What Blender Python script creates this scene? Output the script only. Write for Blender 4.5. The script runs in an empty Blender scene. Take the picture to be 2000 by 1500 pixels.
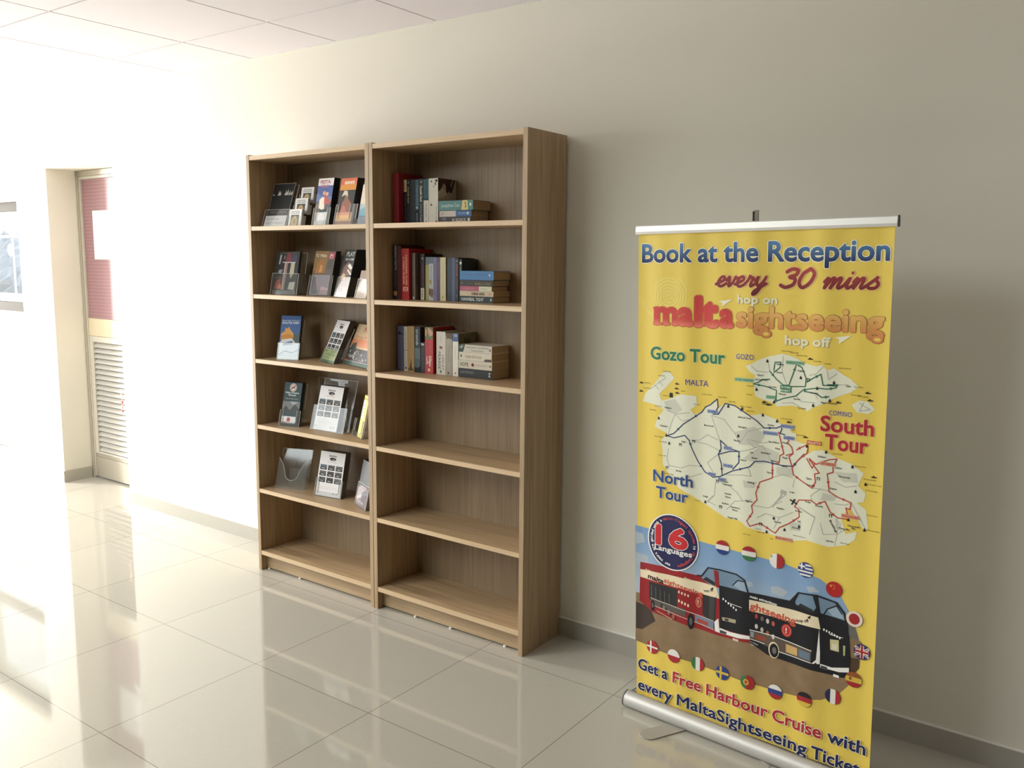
import bpy, bmesh, math, random
from mathutils import Matrix, Vector
from mathutils.geometry import tessellate_polygon

SC = bpy.context.scene
COL = SC.collection
PI = math.pi

# ------------------------------------------------------------------ camera
cam_data = bpy.data.cameras.new('camera')
cam = bpy.data.objects.new('camera', cam_data)
COL.objects.link(cam)
cam_data.sensor_width = 36.0
cam_data.lens = 30.54
cam_data.clip_start = 0.05
yaw, pitch, roll = -0.6291, -0.1403, 0.0092
fw = Vector((math.sin(yaw)*math.cos(pitch), math.cos(yaw)*math.cos(pitch), math.sin(pitch)))
rt = Vector((math.cos(yaw), -math.sin(yaw), 0))
up = rt.cross(fw)
rt, up = rt*math.cos(roll)+up*math.sin(roll), up*math.cos(roll)-rt*math.sin(roll)
m = Matrix((rt, up, -fw)).transposed().to_4x4()
m.translation = (2.6088, -2.8544, 1.5079)
cam.matrix_world = m
SC.camera = cam

# ------------------------------------------------------------------ light
SC.view_settings.view_transform = 'Standard'
SC.view_settings.look = 'None'
SC.view_settings.gamma = 1.0
SC.view_settings.use_curve_mapping = False
SC.view_settings.exposure = 0.25
SC.cycles.max_bounces = 10
SC.cycles.diffuse_bounces = 6
SC.cycles.transparent_max_bounces = 24
SC.cycles.sample_clamp_indirect = 6.0
SC.cycles.use_denoising = True

W = bpy.data.worlds.new('overcast_sky')
SC.world = W
W.use_nodes = True
W.node_tree.nodes['Background'].inputs[0].default_value = (0.9, 0.95, 1.0, 1)
W.node_tree.nodes['Background'].inputs[1].default_value = 2.2

def area(name, loc, target, sx, sy, power, color=(1, 1, 1)):
    l = bpy.data.lights.new(name, 'AREA')
    l.shape = 'RECTANGLE'; l.size = sx; l.size_y = sy; l.energy = power; l.color = color
    o = bpy.data.objects.new(name, l)
    COL.objects.link(o)
    o.location = loc
    o.rotation_euler = (Vector(target)-Vector(loc)).to_track_quat('-Z', 'Y').to_euler()
    return o

# daylight from the corridor end and left; front fill and high source are added, unseen
area('daylight_end', (-5.93, -1.43, 1.25), (0, -1.43, 1.25), 0.64, 2.2, 290, (1.0, 0.99, 0.98))
area('daylight_glazing', (-4.43, -3.6, 1.25), (0, -2.8, 2.0), 3.0, 2.2, 50, (1.0, 0.99, 0.98))
area('added_front_fill', (-2.2, -5.13, 4.0), (-1.0, 0, 1.0), 3.4, 2.3, 132, (1.0, 0.99, 0.98))  # added soft front fill; no such window is known
area('unseen_high_source', (-3.4, -5.13, 6.2), (0.9, 0, 1.2), 0.9, 0.9, 88, (1.0, 0.97, 0.92))  # unseen high source, set by the banner's shadow edge

# ------------------------------------------------------------------ helpers
def lin(c):
    return tuple((v/255/12.92) if v <= 10 else ((v/255+0.055)/1.055)**2.4 for v in c)

MATS = {}
def mat(rgb, rough=0.55, metal=0.0, spec=0.5, var=0.06, scale=40.0, name=None):
    key = (rgb, rough, metal, spec, var, scale)
    if key in MATS: return MATS[key]
    M = bpy.data.materials.new(name or 'paint_%d_%d_%d' % tuple(rgb))
    M.use_nodes = True
    nt = M.node_tree; b = nt.nodes['Principled BSDF']
    c = lin(rgb)
    b.inputs['Roughness'].default_value = rough
    b.inputs['Metallic'].default_value = metal
    b.inputs['Specular IOR Level'].default_value = spec
    if var > 0:
        tc = nt.nodes.new('ShaderNodeTexCoord'); no = nt.nodes.new('ShaderNodeTexNoise')
        no.inputs['Scale'].default_value = scale; no.inputs['Detail'].default_value = 4
        nt.links.new(tc.outputs['Object'], no.inputs['Vector'])
        mx = nt.nodes.new('ShaderNodeMix'); mx.data_type = 'RGBA'
        mx.inputs[6].default_value = tuple(v*(1-var) for v in c)+(1,)
        mx.inputs[7].default_value = tuple(min(1, v*(1+var)) for v in c)+(1,)
        nt.links.new(no.outputs['Fac'], mx.inputs[0]); nt.links.new(mx.outputs[2], b.inputs['Base Color'])
    else:
        b.inputs['Base Color'].default_value = c+(1,)
    MATS[key] = M
    return M

def ink(r, g, b):
    return mat((r, g, b), 0.5, 0, 0.3, 0.0)

def grad(name, stops, axis=2, rough=0.5):
    """print whose ink changes along the object's own axis: stops = [(position in m, rgb), ...]"""
    M = bpy.data.materials.new(name); M.use_nodes = True
    nt = M.node_tree; b = nt.nodes['Principled BSDF']
    b.inputs['Roughness'].default_value = rough; b.inputs['Specular IOR Level'].default_value = 0.3
    tc = nt.nodes.new('ShaderNodeTexCoord'); sp = nt.nodes.new('ShaderNodeSeparateXYZ')
    mr = nt.nodes.new('ShaderNodeMapRange'); cr = nt.nodes.new('ShaderNodeValToRGB')
    lo, hi = stops[0][0], stops[-1][0]
    mr.inputs['From Min'].default_value = lo; mr.inputs['From Max'].default_value = hi
    nt.links.new(tc.outputs['Object'], sp.inputs[0]); nt.links.new(sp.outputs[axis], mr.inputs['Value'])
    nt.links.new(mr.outputs[0], cr.inputs[0]); nt.links.new(cr.outputs[0], b.inputs['Base Color'])
    e = cr.color_ramp.elements
    while len(e) < len(stops): e.new(0.5)
    for k, (p, c) in enumerate(stops):
        e[k].position = (p-lo)/(hi-lo)
    for k, (p, c) in enumerate(stops):
        e[k].color = lin(c)+(1,)
    return M

def oak(axis, cols=((108, 88, 62), (158, 132, 100), (184, 158, 122))):
    M = bpy.data.materials.new('oak_veneer_'+'xyz'[axis]); M.use_nodes = True
    nt = M.node_tree; b = nt.nodes['Principled BSDF']
    tc = nt.nodes.new('ShaderNodeTexCoord'); mp = nt.nodes.new('ShaderNodeMapping')
    sc = [75.0, 75.0, 75.0]; sc[axis] = 2.2
    mp.inputs['Scale'].default_value = sc
    nt.links.new(tc.outputs['Object'], mp.inputs['Vector'])
    n1 = nt.nodes.new('ShaderNodeTexNoise'); n1.inputs['Scale'].default_value = 1.0
    n1.inputs['Detail'].default_value = 6; n1.inputs['Roughness'].default_value = 0.65
    n1.inputs['Distortion'].default_value = 0.4
    nt.links.new(mp.outputs[0], n1.inputs['Vector'])
    mp2 = nt.nodes.new('ShaderNodeMapping'); sc2 = [9.0, 9.0, 9.0]; sc2[axis] = 0.8
    mp2.inputs['Scale'].default_value = sc2
    nt.links.new(tc.outputs['Object'], mp2.inputs['Vector'])
    n2 = nt.nodes.new('ShaderNodeTexNoise'); n2.inputs['Scale'].default_value = 1.0; n2.inputs['Detail'].default_value = 3
    nt.links.new(mp2.outputs[0], n2.inputs['Vector'])
    ad = nt.nodes.new('ShaderNodeMath'); ad.operation = 'MULTIPLY_ADD'; ad.inputs[1].default_value = 0.4
    nt.links.new(n2.outputs['Fac'], ad.inputs[0]); nt.links.new(n1.outputs['Fac'], ad.inputs[2])
    cr = nt.nodes.new('ShaderNodeValToRGB')
    e = cr.color_ramp.elements
    e[0].position = 0.38; e[0].color = lin(cols[0])+(1,)
    e[1].position = 0.92; e[1].color = lin(cols[2])+(1,)
    x = e.new(0.58); x.color = lin(cols[1])+(1,)
    nt.links.new(ad.outputs[0], cr.inputs[0]); nt.links.new(cr.outputs[0], b.inputs['Base Color'])
    b.inputs['Roughness'].default_value = 0.45
    bp_ = nt.nodes.new('ShaderNodeBump'); bp_.inputs['Strength'].default_value = 0.06; bp_.inputs['Distance'].default_value = 0.002
    nt.links.new(n1.outputs['Fac'], bp_.inputs['Height']); nt.links.new(bp_.outputs[0], b.inputs['Normal'])
    return M
OAK = [oak(0), oak(1), oak(2)]

def clear(name, tint=(0.93, 0.95, 0.95), refl=0.9, rough=0.03, cloud=0.0):
    """thin clear acrylic / glass sheet"""
    M = bpy.data.materials.new(name); M.use_nodes = True
    nt = M.node_tree; nt.nodes.clear()
    out = nt.nodes.new('ShaderNodeOutputMaterial'); mx = nt.nodes.new('ShaderNodeMixShader')
    tr = nt.nodes.new('ShaderNodeBsdfTransparent'); gl = nt.nodes.new('ShaderNodeBsdfGlossy')
    lw = nt.nodes.new('ShaderNodeLayerWeight'); lw.inputs['Blend'].default_value = 0.5
    pw = nt.nodes.new('ShaderNodeMath'); pw.operation = 'POWER'; pw.inputs[1].default_value = 4.0
    fr = nt.nodes.new('ShaderNodeMath'); fr.operation = 'MULTIPLY_ADD'; fr.inputs[1].default_value = 0.4; fr.inputs[2].default_value = 0.035
    nt.links.new(lw.outputs['Facing'], pw.inputs[0]); nt.links.new(pw.outputs[0], fr.inputs[0])
    tr.inputs[0].default_value = tint+(1,); gl.inputs[0].default_value = (refl, refl, refl, 1)
    gl.inputs['Roughness'].default_value = rough
    nt.links.new(fr.outputs[0], mx.inputs[0])
    if cloud > 0:
        df = nt.nodes.new('ShaderNodeBsdfDiffuse'); df.inputs[0].default_value = (0.85, 0.85, 0.85, 1)
        m2 = nt.nodes.new('ShaderNodeMixShader'); m2.inputs[0].default_value = cloud
        nt.links.new(tr.outputs[0], m2.inputs[1]); nt.links.new(df.outputs[0], m2.inputs[2])
        nt.links.new(m2.outputs[0], mx.inputs[1])
    else:
        nt.links.new(tr.outputs[0], mx.inputs[1])
    nt.links.new(gl.outputs[0], mx.inputs[2]); nt.links.new(mx.outputs[0], out.inputs[0])
    return M
ACRYL = clear('clear_acrylic', (0.94, 0.95, 0.95), 1.0, 0.06, 0.02)
ACRYL_EDGE = mat((222, 224, 222), 0.25, 0, 0.6, 0.02, name='acrylic_edge')  # bright edge highlight of the acrylic, put into an opaque pale colour
GLASS = clear('window_glass', (0.93, 0.97, 0.97), 0.9, 0.0)

class MB:
    """collects shapes, then links them as ONE mesh object"""
    def __init__(s): s.v = []; s.f = []; s.m = []; s.mats = []; s.smooth = []
    def mi(s, M):
        if M not in s.mats: s.mats.append(M)
        return s.mats.index(M)
    def add(s, vs, fs, M, smooth=False):
        o = len(s.v); k = s.mi(M)
        s.v += [tuple(v) for v in vs]
        for f in fs:
            s.f.append([i+o for i in f]); s.m.append(k); s.smooth.append(smooth)
    def box(s, x0, x1, y0, y1, z0, z1, M):
        vs = [(x, y, z) for x in (x0, x1) for y in (y0, y1) for z in (z0, z1)]
        s.add(vs, [(0, 1, 3, 2), (4, 6, 7, 5), (0, 4, 5, 1), (2, 3, 7, 6), (0, 2, 6, 4), (1, 5, 7, 3)], M)
    def prism(s, prof, a, b, axis, M, smooth=False):
        """2D profile (list of pairs in the other two axes, in xyz order) pushed from a to b along axis"""
        n = len(prof); vs = []
        for t in (a, b):
            for p in prof:
                q = list(p); q.insert(axis, t); vs.append(q)
        fs = [(i, (i+1) % n, n+(i+1) % n, n+i) for i in range(n)]
        s.add(vs, fs, M, smooth)
        s.add(vs[:n], [list(range(n))[::-1]], M); s.add(vs[n:], [list(range(n))], M)
    def tube(s, p0, p1, r, M, n=16):
        p0, p1 = Vector(p0), Vector(p1); d = (p1-p0).normalized()
        a = d.orthogonal().normalized(); b = d.cross(a)
        vs = [p+(a*math.cos(2*PI*i/n)+b*math.sin(2*PI*i/n))*r for p in (p0, p1) for i in range(n)]
        s.add(vs, [(i, (i+1) % n, n+(i+1) % n, n+i) for i in range(n)], M, True)
        s.add(vs[:n], [list(range(n))[::-1]], M); s.add(vs[n:], [list(range(n))], M)
    def art(s, A, fn):
        for i, (pts, fs, M, l) in enumerate(A.items):
            l += 0.01*(i % 60)                      # no two prints share one plane
            s.add([fn(p[0], p[1], l) for p in pts], fs, M)
    def build(s, name, parent=None, bevel=0.0):
        me = bpy.data.meshes.new(name)
        me.from_pydata(s.v, [], s.f)
        for M in s.mats: me.materials.append(M)
        me.polygons.foreach_set('material_index', s.m)
        me.polygons.foreach_set('use_smooth', s.smooth)
        me.update()
        o = bpy.data.objects.new(name, me); COL.objects.link(o)
        if parent: o.parent = parent
        if bevel > 0:
            bv = o.modifiers.new('bevel', 'BEVEL'); bv.width = bevel; bv.segments = 2; bv.limit_method = 'ANGLE'
        return o

def tag(o, label, cat, group=None):
    o['label'] = label; o['category'] = cat
    if group: o['group'] = group
    return o
def thing(name, label, cat, loc, rot=(0, 0, 0), group=None):
    o = bpy.data.objects.new(name, None); COL.objects.link(o)
    o.empty_display_size = 0.05
    o.location = loc; o.rotation_euler = rot
    return tag(o, label, cat, group)
def struct(o):
    o['kind'] = 'structure'; return o

# ---- flat printed artwork (lettering, shapes), laid on a part's own surface
GL = {}
def glyphs(txt, off):
    k = (txt, off)
    if k not in GL:
        c = bpy.data.curves.new('t', 'FONT'); c.body = txt; c.size = 1; c.resolution_u = 3; c.offset = off; c.fill_mode = 'FRONT'
        o = bpy.data.objects.new('t', c)
        me = bpy.data.meshes.new_from_object(o)
        GL[k] = ([(v.co.x, v.co.y) for v in me.vertices], [list(p.vertices) for p in me.polygons])
        bpy.data.meshes.remove(me); bpy.data.objects.remove(o); bpy.data.curves.remove(c)
    return GL[k]
CAP = max(p[1] for p in glyphs('H', 0)[0])

def clip(poly, axis, lim, keep_less):
    out = []
    n = len(poly)
    sg = 1 if keep_less else -1
    for i in range(n):
        a, b = poly[i], poly[(i+1) % n]
        da, db = (a[axis]-lim)*sg, (b[axis]-lim)*sg
        if da <= 0: out.append(a)
        if (da < 0 < db) or (db < 0 < da):
            t = da/(da-db); out.append((a[0]+(b[0]-a[0])*t, a[1]+(b[1]-a[1])*t))
    return out

SCRIPT_GLYPHS = {
 'e': (.78, [[(-.15, .2), (.2, .42), (.5, .7), (.42, 1), (.18, .95), (0, .5), (.12, .08), (.4, 0), (.75, .28)]]),
 'v': (.92, [[(-.05, .6), (.1, 1), (.2, .6), (.25, 0), (.55, .45), (.65, 1), (.75, .85), (.95, .88)]]),
 'r': (.82, [[(-.1, .2), (.15, .7), (.2, 1.12), (.3, .92), (.55, .9), (.45, .4), (.5, .02), (.85, .32)]]),
 'y': (.95, [[(-.05, .6), (.1, 1), (.12, .4), (.3, .05), (.6, .5), (.72, 1)], [(.72, 1), (.55, 0), (.3, -.7), (.05, -.85), (.1, -.5), (.5, -.1), (.9, .3)]]),
 'm': (1.2, [[(-.1, .6), (.08, 1), (0, 0)], [(0, 0), (.25, .8), (.4, 1), (.45, .8), (.36, 0)], [(.36, 0), (.62, .8), (.8, 1), (.84, .75), (.76, .15), (.88, 0), (1.18, .35)]]),
 'i': (.52, [[(-.05, .35), (.15, 1), (.08, .2), (.2, 0), (.5, .35)], [(.2, 1.5)]]),
 'n': (.82, [[(-.1, .6), (.08, 1), (0, 0)], [(0, 0), (.25, .8), (.42, 1), (.47, .75), (.4, .15), (.5, 0), (.8, .35)]]),
 's': (.75, [[(-.1, .25), (.3, .9), (.38, 1.12), (.36, .8), (.55, .4), (.42, .04), (.12, 0), (-.02, .15)]]),
 '3': (1.0, [[(.15, 1.55), (.42, 1.82), (.78, 1.7), (.72, 1.25), (.38, 1.02), (.74, .86), (.74, .3), (.35, 0), (0, .2)]]),
 '0': (.9, [[(.48, 1.82), (.14, 1.35), (.05, .5), (.33, 0), (.7, .5), (.8, 1.35), (.52, 1.82), (.42, 1.78)]]),
}
class Art:
    def __init__(s): s.items = []
    def poly(s, pts, M, l=1): s.items.append(([tuple(p) for p in pts], [list(range(len(pts)))], M, l))
    def rect(s, x0, y0, x1, y1, M, l=1): s.poly([(x0, y0), (x1, y0), (x1, y1), (x0, y1)], M, l)
    def ell(s, cx, cy, rx, ry, M, l=1, n=28): s.poly([(cx+rx*math.cos(2*PI*i/n), cy+ry*math.sin(2*PI*i/n)) for i in range(n)], M, l)
    def line(s, pts, w, M, l=1):
        n = len(pts)
        for i in range(n-1):
            (x0, y0), (x1, y1) = pts[i], pts[i+1]
            d = math.hypot(x1-x0, y1-y0)
            if d < 1e-9: continue
            ux, uy = (x1-x0)/d, (y1-y0)/d
            e = w*0.3
            x0 -= ux*e; y0 -= uy*e; x1 += ux*e; y1 += uy*e
            nx, ny = -uy*w/2, ux*w/2
            s.poly([(x0-nx, y0-ny), (x1-nx, y1-ny), (x1+nx, y1+ny), (x0+nx, y0+ny)], M, l)
    def text(s, t, x, y, h, M, l=1, w=None, off=0.0, ang=0.0, shear=0.0, align='L', base=None):
        """h = capital height; w = total width to fit; base fixes the fit to the un-thickened lettering"""
        bold = off
        if bold: off = 0.0
        vs, fs = glyphs(t, off)
        if not vs: return
        ref = glyphs(t, 0.0)[0]
        x0 = min(p[0] for p in ref); x1 = max(p[0] for p in ref)
        ky = h/CAP; kx = (w/(x1-x0)) if w else ky
        sh = {'L': 0, 'C': (x1-x0)/2, 'R': (x1-x0)}[align]
        ca, sa = math.cos(ang), math.sin(ang)
        pts = []
        for p in vs:
            px = (p[0]-x0-sh)*kx+p[1]*ky*shear; py = p[1]*ky
            pts.append((x+px*ca-py*sa, y+px*sa+py*ca))
        s.items.append((pts, fs, M, l))
        if bold:                                    # heavier weight: the same letters struck again round a small circle
            r = bold*h/CAP; n = 6 if h < 9 else 12
            for i in range(n):
                dx, dy = r*math.cos(2*PI*i/n), r*math.sin(2*PI*i/n)
                s.items.append(([(p[0]+dx, p[1]+dy) for p in pts], fs, M, l))
    def brush(s, word, x, y, xh, w, M, l, width, shear=0.3):
        """slanted brush script made of smooth strokes; w = total width"""
        x0 = 0.0; strokes = []
        for ch in word:
            adv, sts = SCRIPT_GLYPHS[ch]
            for st in sts: strokes.append([(p[0]+x0, p[1]) for p in st])
            x0 += adv
        k = w/x0
        for st in strokes:
            P_ = [st[0]]+st+[st[-1]]; out = []
            if len(st) == 1: out = [st[0]]
            for i in range(1, len(P_)-2):
                for j in range(6):
                    u = j/6; a, b, c, d = P_[i-1], P_[i], P_[i+1], P_[i+2]
                    out.append(tuple(0.5*(2*b[q]+(c[q]-a[q])*u+(2*a[q]-5*b[q]+4*c[q]-d[q])*u*u+(3*b[q]-a[q]-3*c[q]+d[q])*u**3) for q in (0, 1)))
            if len(st) > 1: out.append(st[-1])
            out = [(x+p[0]*k+p[1]*xh*shear, y+p[1]*xh) for p in out]
            n = len(out); L_ = []; R_ = []
            for i in range(n):
                a, b = out[max(i-1, 0)], out[min(i+1, n-1)]
                dx, dy = b[0]-a[0], b[1]-a[1]; d = math.hypot(dx, dy) or 1
                nx, ny = -dy/d*width/2, dx/d*width/2
                L_.append((out[i][0]+nx, out[i][1]+ny)); R_.append((out[i][0]-nx, out[i][1]-ny))
            for i in range(n-1): s.poly([R_[i], R_[i+1], L_[i+1], L_[i]], M, l)
            for p in (out[0], out[-1]): s.ell(p[0], p[1], width/2, width/2, M, l, 14)
    def flag(s, cx, cy, r, bands, axis, l=8):
        """round button flag cut into bands: [(lower, upper, material)] as fractions -1..1"""
        c = [(cx+r*math.cos(2*PI*i/28), cy+r*math.sin(2*PI*i/28)) for i in range(28)]
        for lo, hi, M in bands:
            p = clip(clip(c, axis, (cx, cy)[axis]+hi*r, True), axis, (cx, cy)[axis]+lo*r, False)
            if len(p) > 2: s.poly(p, M, l)

# ------------------------------------------------------------------ the room
WALL = mat((230, 226, 212), 0.65, 0, 0.35, 0.015, 6.0, name='cream_wall_paint')
CEIL = mat((232, 226, 230), 0.8, 0, 0.2, 0.03, 120.0, name='mineral_ceiling_tile')
SKIRT = mat((176, 172, 160), 0.35, 0, 0.5, 0.03, 20.0, name='skirting_tile')
WHITE = mat((240, 238, 232), 0.5, 0, 0.4, 0.0, name='white_trim')
ALU = mat((176, 172, 162), 0.38, 0.55, 0.5, 0.04, 30.0, name='dull_aluminium')
HT = 2.4842

b = MB()
b.box(-2.40, 5.5, 0, 0.25, 0, 2.62, WALL)
b.box(-3.62, -3.20, 0, 0.25, 0, 2.62, WALL)
b.box(-3.20, -2.40, 0, 0.25, 2.072, 2.62, WALL)
b.box(-4.90, -3.62, 0, 0.25, 1.885, 2.62, WALL)
b.box(-6.0, -4.90, 0, 0.25, 0, 2.62, WALL)
struct(b.build('wall_back'))

# polished tile floor
def floor_mat():
    M = bpy.data.materials.new('polished_porcelain'); M.use_nodes = True
    nt = M.node_tree; p = nt.nodes['Principled BSDF']
    tc = nt.nodes.new('ShaderNodeTexCoord'); mp = nt.nodes.new('ShaderNodeMapping')
    mp.inputs['Location'].default_value = (-0.02+6*0.597, 0.316+20*0.604, 0)
    br = nt.nodes.new('ShaderNodeTexBrick'); br.offset = 0; br.squash = 1
    br.inputs['Scale'].default_value = 1.0
    br.inputs['Mortar Size'].default_value = 0.0014; br.inputs['Mortar Smooth'].default_value = 0.0
    br.inputs['Brick Width'].default_value = 0.597; br.inputs['Row Height'].default_value = 0.604
    br.inputs['Color1'].default_value = lin((184, 180, 168))+(1,)
    br.inputs['Color2'].default_value = lin((181, 177, 165))+(1,)
    br.inputs['Mortar'].default_value = lin((128, 122, 106))+(1,)
    nt.links.new(tc.outputs['Object'], mp.inputs[0]); nt.links.new(mp.outputs[0], br.inputs['Vector'])
    no = nt.nodes.new('ShaderNodeTexNoise'); no.inputs['Scale'].default_value = 180; no.inputs['Detail'].default_value = 3
    nt.links.new(tc.outputs['Object'], no.inputs['Vector'])
    mx = nt.nodes.new('ShaderNodeMix'); mx.data_type = 'RGBA'; mx.blend_type = 'OVERLAY'; mx.inputs[0].default_value = 0.08
    nt.links.new(br.outputs['Color'], mx.inputs[6]); nt.links.new(no.outputs['Color'], mx.inputs[7])
    nt.links.new(mx.outputs[2], p.inputs['Base Color'])
    p.inputs['Roughness'].default_value = 0.05
    p.inputs['IOR'].default_value = 1.8
    return M
b = MB(); b.box(-6.0, 5.5, -5.2, 0.30, -0.1, 0, floor_mat()); struct(b.build('floor'))

# suspended ceiling of the corridor: tiles dropped a little below the white grid, so each joint is a real groove
b = MB()
b.box(-6.0, 5.5, -1.66, 0, HT+0.009, HT+0.12, WHITE)
g = 0.005
xs = [0.1423+0.6*k for k in range(-11, 11)]
ys = [-0.012, -0.396, -0.996, -1.596]
for i in range(len(xs)-1):
    for j in range(len(ys)-1):
        x0, x1 = max(xs[i]+g, -5.99), min(xs[i+1]-g, 5.49)
        y1, y0 = ys[j]-(g if j else 0.004), ys[j+1]+g
        if x1 > x0: b.box(x0, x1, y0, y1, HT, HT+0.0085, CEIL)
struct(b.build('ceiling', bevel=0))
b = MB(); b.box(-6.0, 5.5, -0.011, -0.0005, HT-0.001, HT+0.0085, WHITE); struct(b.build('trim_1'))

# unseen hall round the camera, its height added to carry the high light
b = MB(); b.box(-6.0, 5.5, -1.86, -1.66, HT, 7.2, WALL); struct(b.build('trim_2'))
b = MB(); b.box(-6.0, 5.5, -5.2, -1.86, 7.0, 7.2, WALL); struct(b.build('trim_3'))
HALL = mat((150, 145, 136), 0.7, 0, 0.3, 0.05, 8.0, name='hall_wall_finish')
DARKW = mat((96, 90, 82), 0.7, 0, 0.3, 0.05, 8.0, name='bounce_cut_wall')  # unseen walls darkened to cut bounce light on the right
b = MB(); b.box(5.5, 5.7, -5.2, 0.25, 0, 7.2, DARKW); struct(b.build('wall_right'))
b = MB()
b.box(-6.2, -6.0, -1.86, -1.75, 0, 7.2, WALL); b.box(-6.2, -6.0, -1.1, 0.25, 0, 7.2, WALL); b.box(-6.2, -6.0, -1.75, -1.1, 2.42, 7.2, WALL)
b.box(-6.0, -4.7, -2.0, -1.86, 0, 7.2, HALL)
b.box(-4.7, -4.5, -5.2, -5.15, 0, 7.2, HALL); b.box(-4.7, -4.5, -5.15, -2.05, 2.42, 7.2, HALL); b.box(-4.7, -4.5, -2.05, -1.86, 0, 7.2, HALL)
struct(b.build('wall_left'))
b = MB()
b.box(-4.7, -3.95, -5.4, -5.2, 0, 5.5, HALL); b.box(-0.45, 5.5, -5.4, -5.2, 0, 5.5, DARKW); b.box(-3.95, -0.45, -5.4, -5.2, 0, 2.8, HALL); b.box(-3.95, -0.45, -5.4, -5.2, 5.2, 5.5, HALL)
b.box(-4.7, -4.1, -5.4, -5.2, 5.5, 6.9, HALL); b.box(-2.7, 5.5, -5.4, -5.2, 5.5, 6.9, HALL); b.box(-4.7, 5.5, -5.4, -5.2, 6.9, 7.2, HALL)
struct(b.build('wall_front'))
for n, (ax, a0, a1, z0, z1, pl) in enumerate([(1, -1.75, -1.1, 0.0, 2.42, -6.1), (1, -5.15, -2.05, 0.0, 2.42, -4.6), (0, -3.95, -0.45, 2.8, 5.2, -5.3), (0, -4.1, -2.7, 5.5, 6.9, -5.3)]):  # hall windows are unseen, added as frames round their lamps
    f = MB(); gp = MB()
    def put(B, u0, u1, w0, w1, d0, d1, M):
        if ax == 1: B.box(pl+d0, pl+d1, u0, u1, w0, w1, M)
        else: B.box(u0, u1, pl+d0, pl+d1, w0, w1, M)
    t = 0.05
    k = 4 if a1-a0 > 2 else 2
    for i in range(k+1):
        u = a0+(a1-a0-t)*i/k; put(f, u, u+t, z0, z1, -0.03, 0.03, ALU)
    for w in (z0, z1-t): put(f, a0+t, a1-t, w, w+t, -0.03, 0.03, ALU)
    w_ = struct(f.build('window_%d' % (n+1)))
    put(gp, a0+t, a1-t, z0+t, z1-t, -0.004, 0.004, GLASS)
    gp.build('glass_pane', w_)

# skirting tile
b = MB(); b.box(-2.40, 5.5, -0.010, 0, 0, 0.074, SKIRT); b.box(-2.40, 5.5, -0.0095, 0, 0.074, 0.0775, WHITE)
struct(b.build('baseboard_back'))
b = MB(); b.box(-3.20, -3.19, -0.010, 0.185, 0, 0.0775, SKIRT); b.box(-3.60, -3.20, -0.010, 0, 0, 0.0775, SKIRT)
struct(b.build('baseboard_recess'))

# service door in the recess
def reeded():
    M = bpy.data.materials.new('reeded_pink_panel'); M.use_nodes = True
    nt = M.node_tree; p = nt.nodes['Principled BSDF']
    tc = nt.nodes.new('ShaderNodeTexCoord'); wv = nt.nodes.new('ShaderNodeTexWave')
    wv.bands_direction = 'Z'; wv.inputs['Scale'].default_value = 14; wv.inputs['Distortion'].default_value = 0.6
    wv.inputs['Detail'].default_value = 2
    nt.links.new(tc.outputs['Object'], wv.inputs['Vector'])
    mx = nt.nodes.new('ShaderNodeMix'); mx.data_type = 'RGBA'
    mx.inputs[6].default_value = lin((150, 112, 116))+(1,); mx.inputs[7].default_value = lin((166, 126, 130))+(1,)
    nt.links.new(wv.outputs['Fac'], mx.inputs[0]); nt.links.new(mx.outputs[2], p.inputs['Base Color'])
    p.inputs['Roughness'].default_value = 0.35
    return M
DOORC = mat((176, 168, 152), 0.45, 0.2, 0.5, 0.04, 25.0, name='door_champagne_metal')
DOORL = mat((206, 200, 186), 0.45, 0.1, 0.5, 0.03, 25.0, name='door_bead')
d1 = bpy.data.objects.new('door_1', None); COL.objects.link(d1); d1.location = (-2.82, 0.19, 0); struct(d1)
def dbox(name, boxes, M, bev=0.0):
    q = MB()
    for (x0, x1, y0, y1, z0, z1) in boxes: q.box(x0+2.82, x1+2.82, y0, y1, z0, z1, M)
    return q.build(name, d1, bev)
dbox('door_frame', [(-3.198, -3.172, 0, 0.06, 0, 2.07), (-2.43, -2.402, 0, 0.06, 0, 2.07), (-3.172, -2.43, 0, 0.06, 2.035, 2.07)], DOORC, 0.003)
dbox('frame_bead', [(-3.171, -3.160, 0.006, 0.05, 0.012, 2.034), (-3.160, -2.431, 0.006, 0.05, 2.016, 2.034)], DOORL, 0.002)
q = MB(); q.box(-0.335, 0.388, 0.018, 0.03, 1.105, 2.014, reeded()); q.build('upper_panel', d1)
dbox('mid_rail', [(-3.158, -2.432, 0.01, 0.045, 0.985, 1.103)], mat((214, 200, 168), 0.5, 0, 0.4, 0.04, 20, name='brass_toned_rail'), 0.003)
dbox('lower_panel', [(-3.158, -2.432, 0.01, 0.045, 0.012, 0.150), (-3.158, -2.432, 0.016, 0.04, 0.150, 0.175)], DOORC, 0.003)
lv = dbox('louvre_panel', [(-3.158, -3.115, 0.01, 0.045, 0.176, 0.984), (-2.475, -2.432, 0.01, 0.045, 0.176, 0.984), (-3.115, -2.475, 0.01, 0.045, 0.945, 0.984), (-3.115, -2.475, 0.01, 0.045, 0.176, 0.19)], DOORL, 0.002)
SLAT = mat((196, 192, 184), 0.5, 0.1, 0.4, 0.02, name='louvre_slat_metal')
for k in range(21):
    z = 0.196+k*0.0357
    s_ = MB(); s_.prism([(0.012, z), (0.014, z-0.002), (0.042, z+0.034), (0.040, z+0.036)], -0.294, 0.344, 0, SLAT)
    s_.build('louvre_slat', d1)
q = MB(); q.box(-0.335, 0.388, 0.048, 0.058, 0.012, 1.1, mat((120, 116, 108), 0.6)); q.build('backing_panel', d1)

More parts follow.
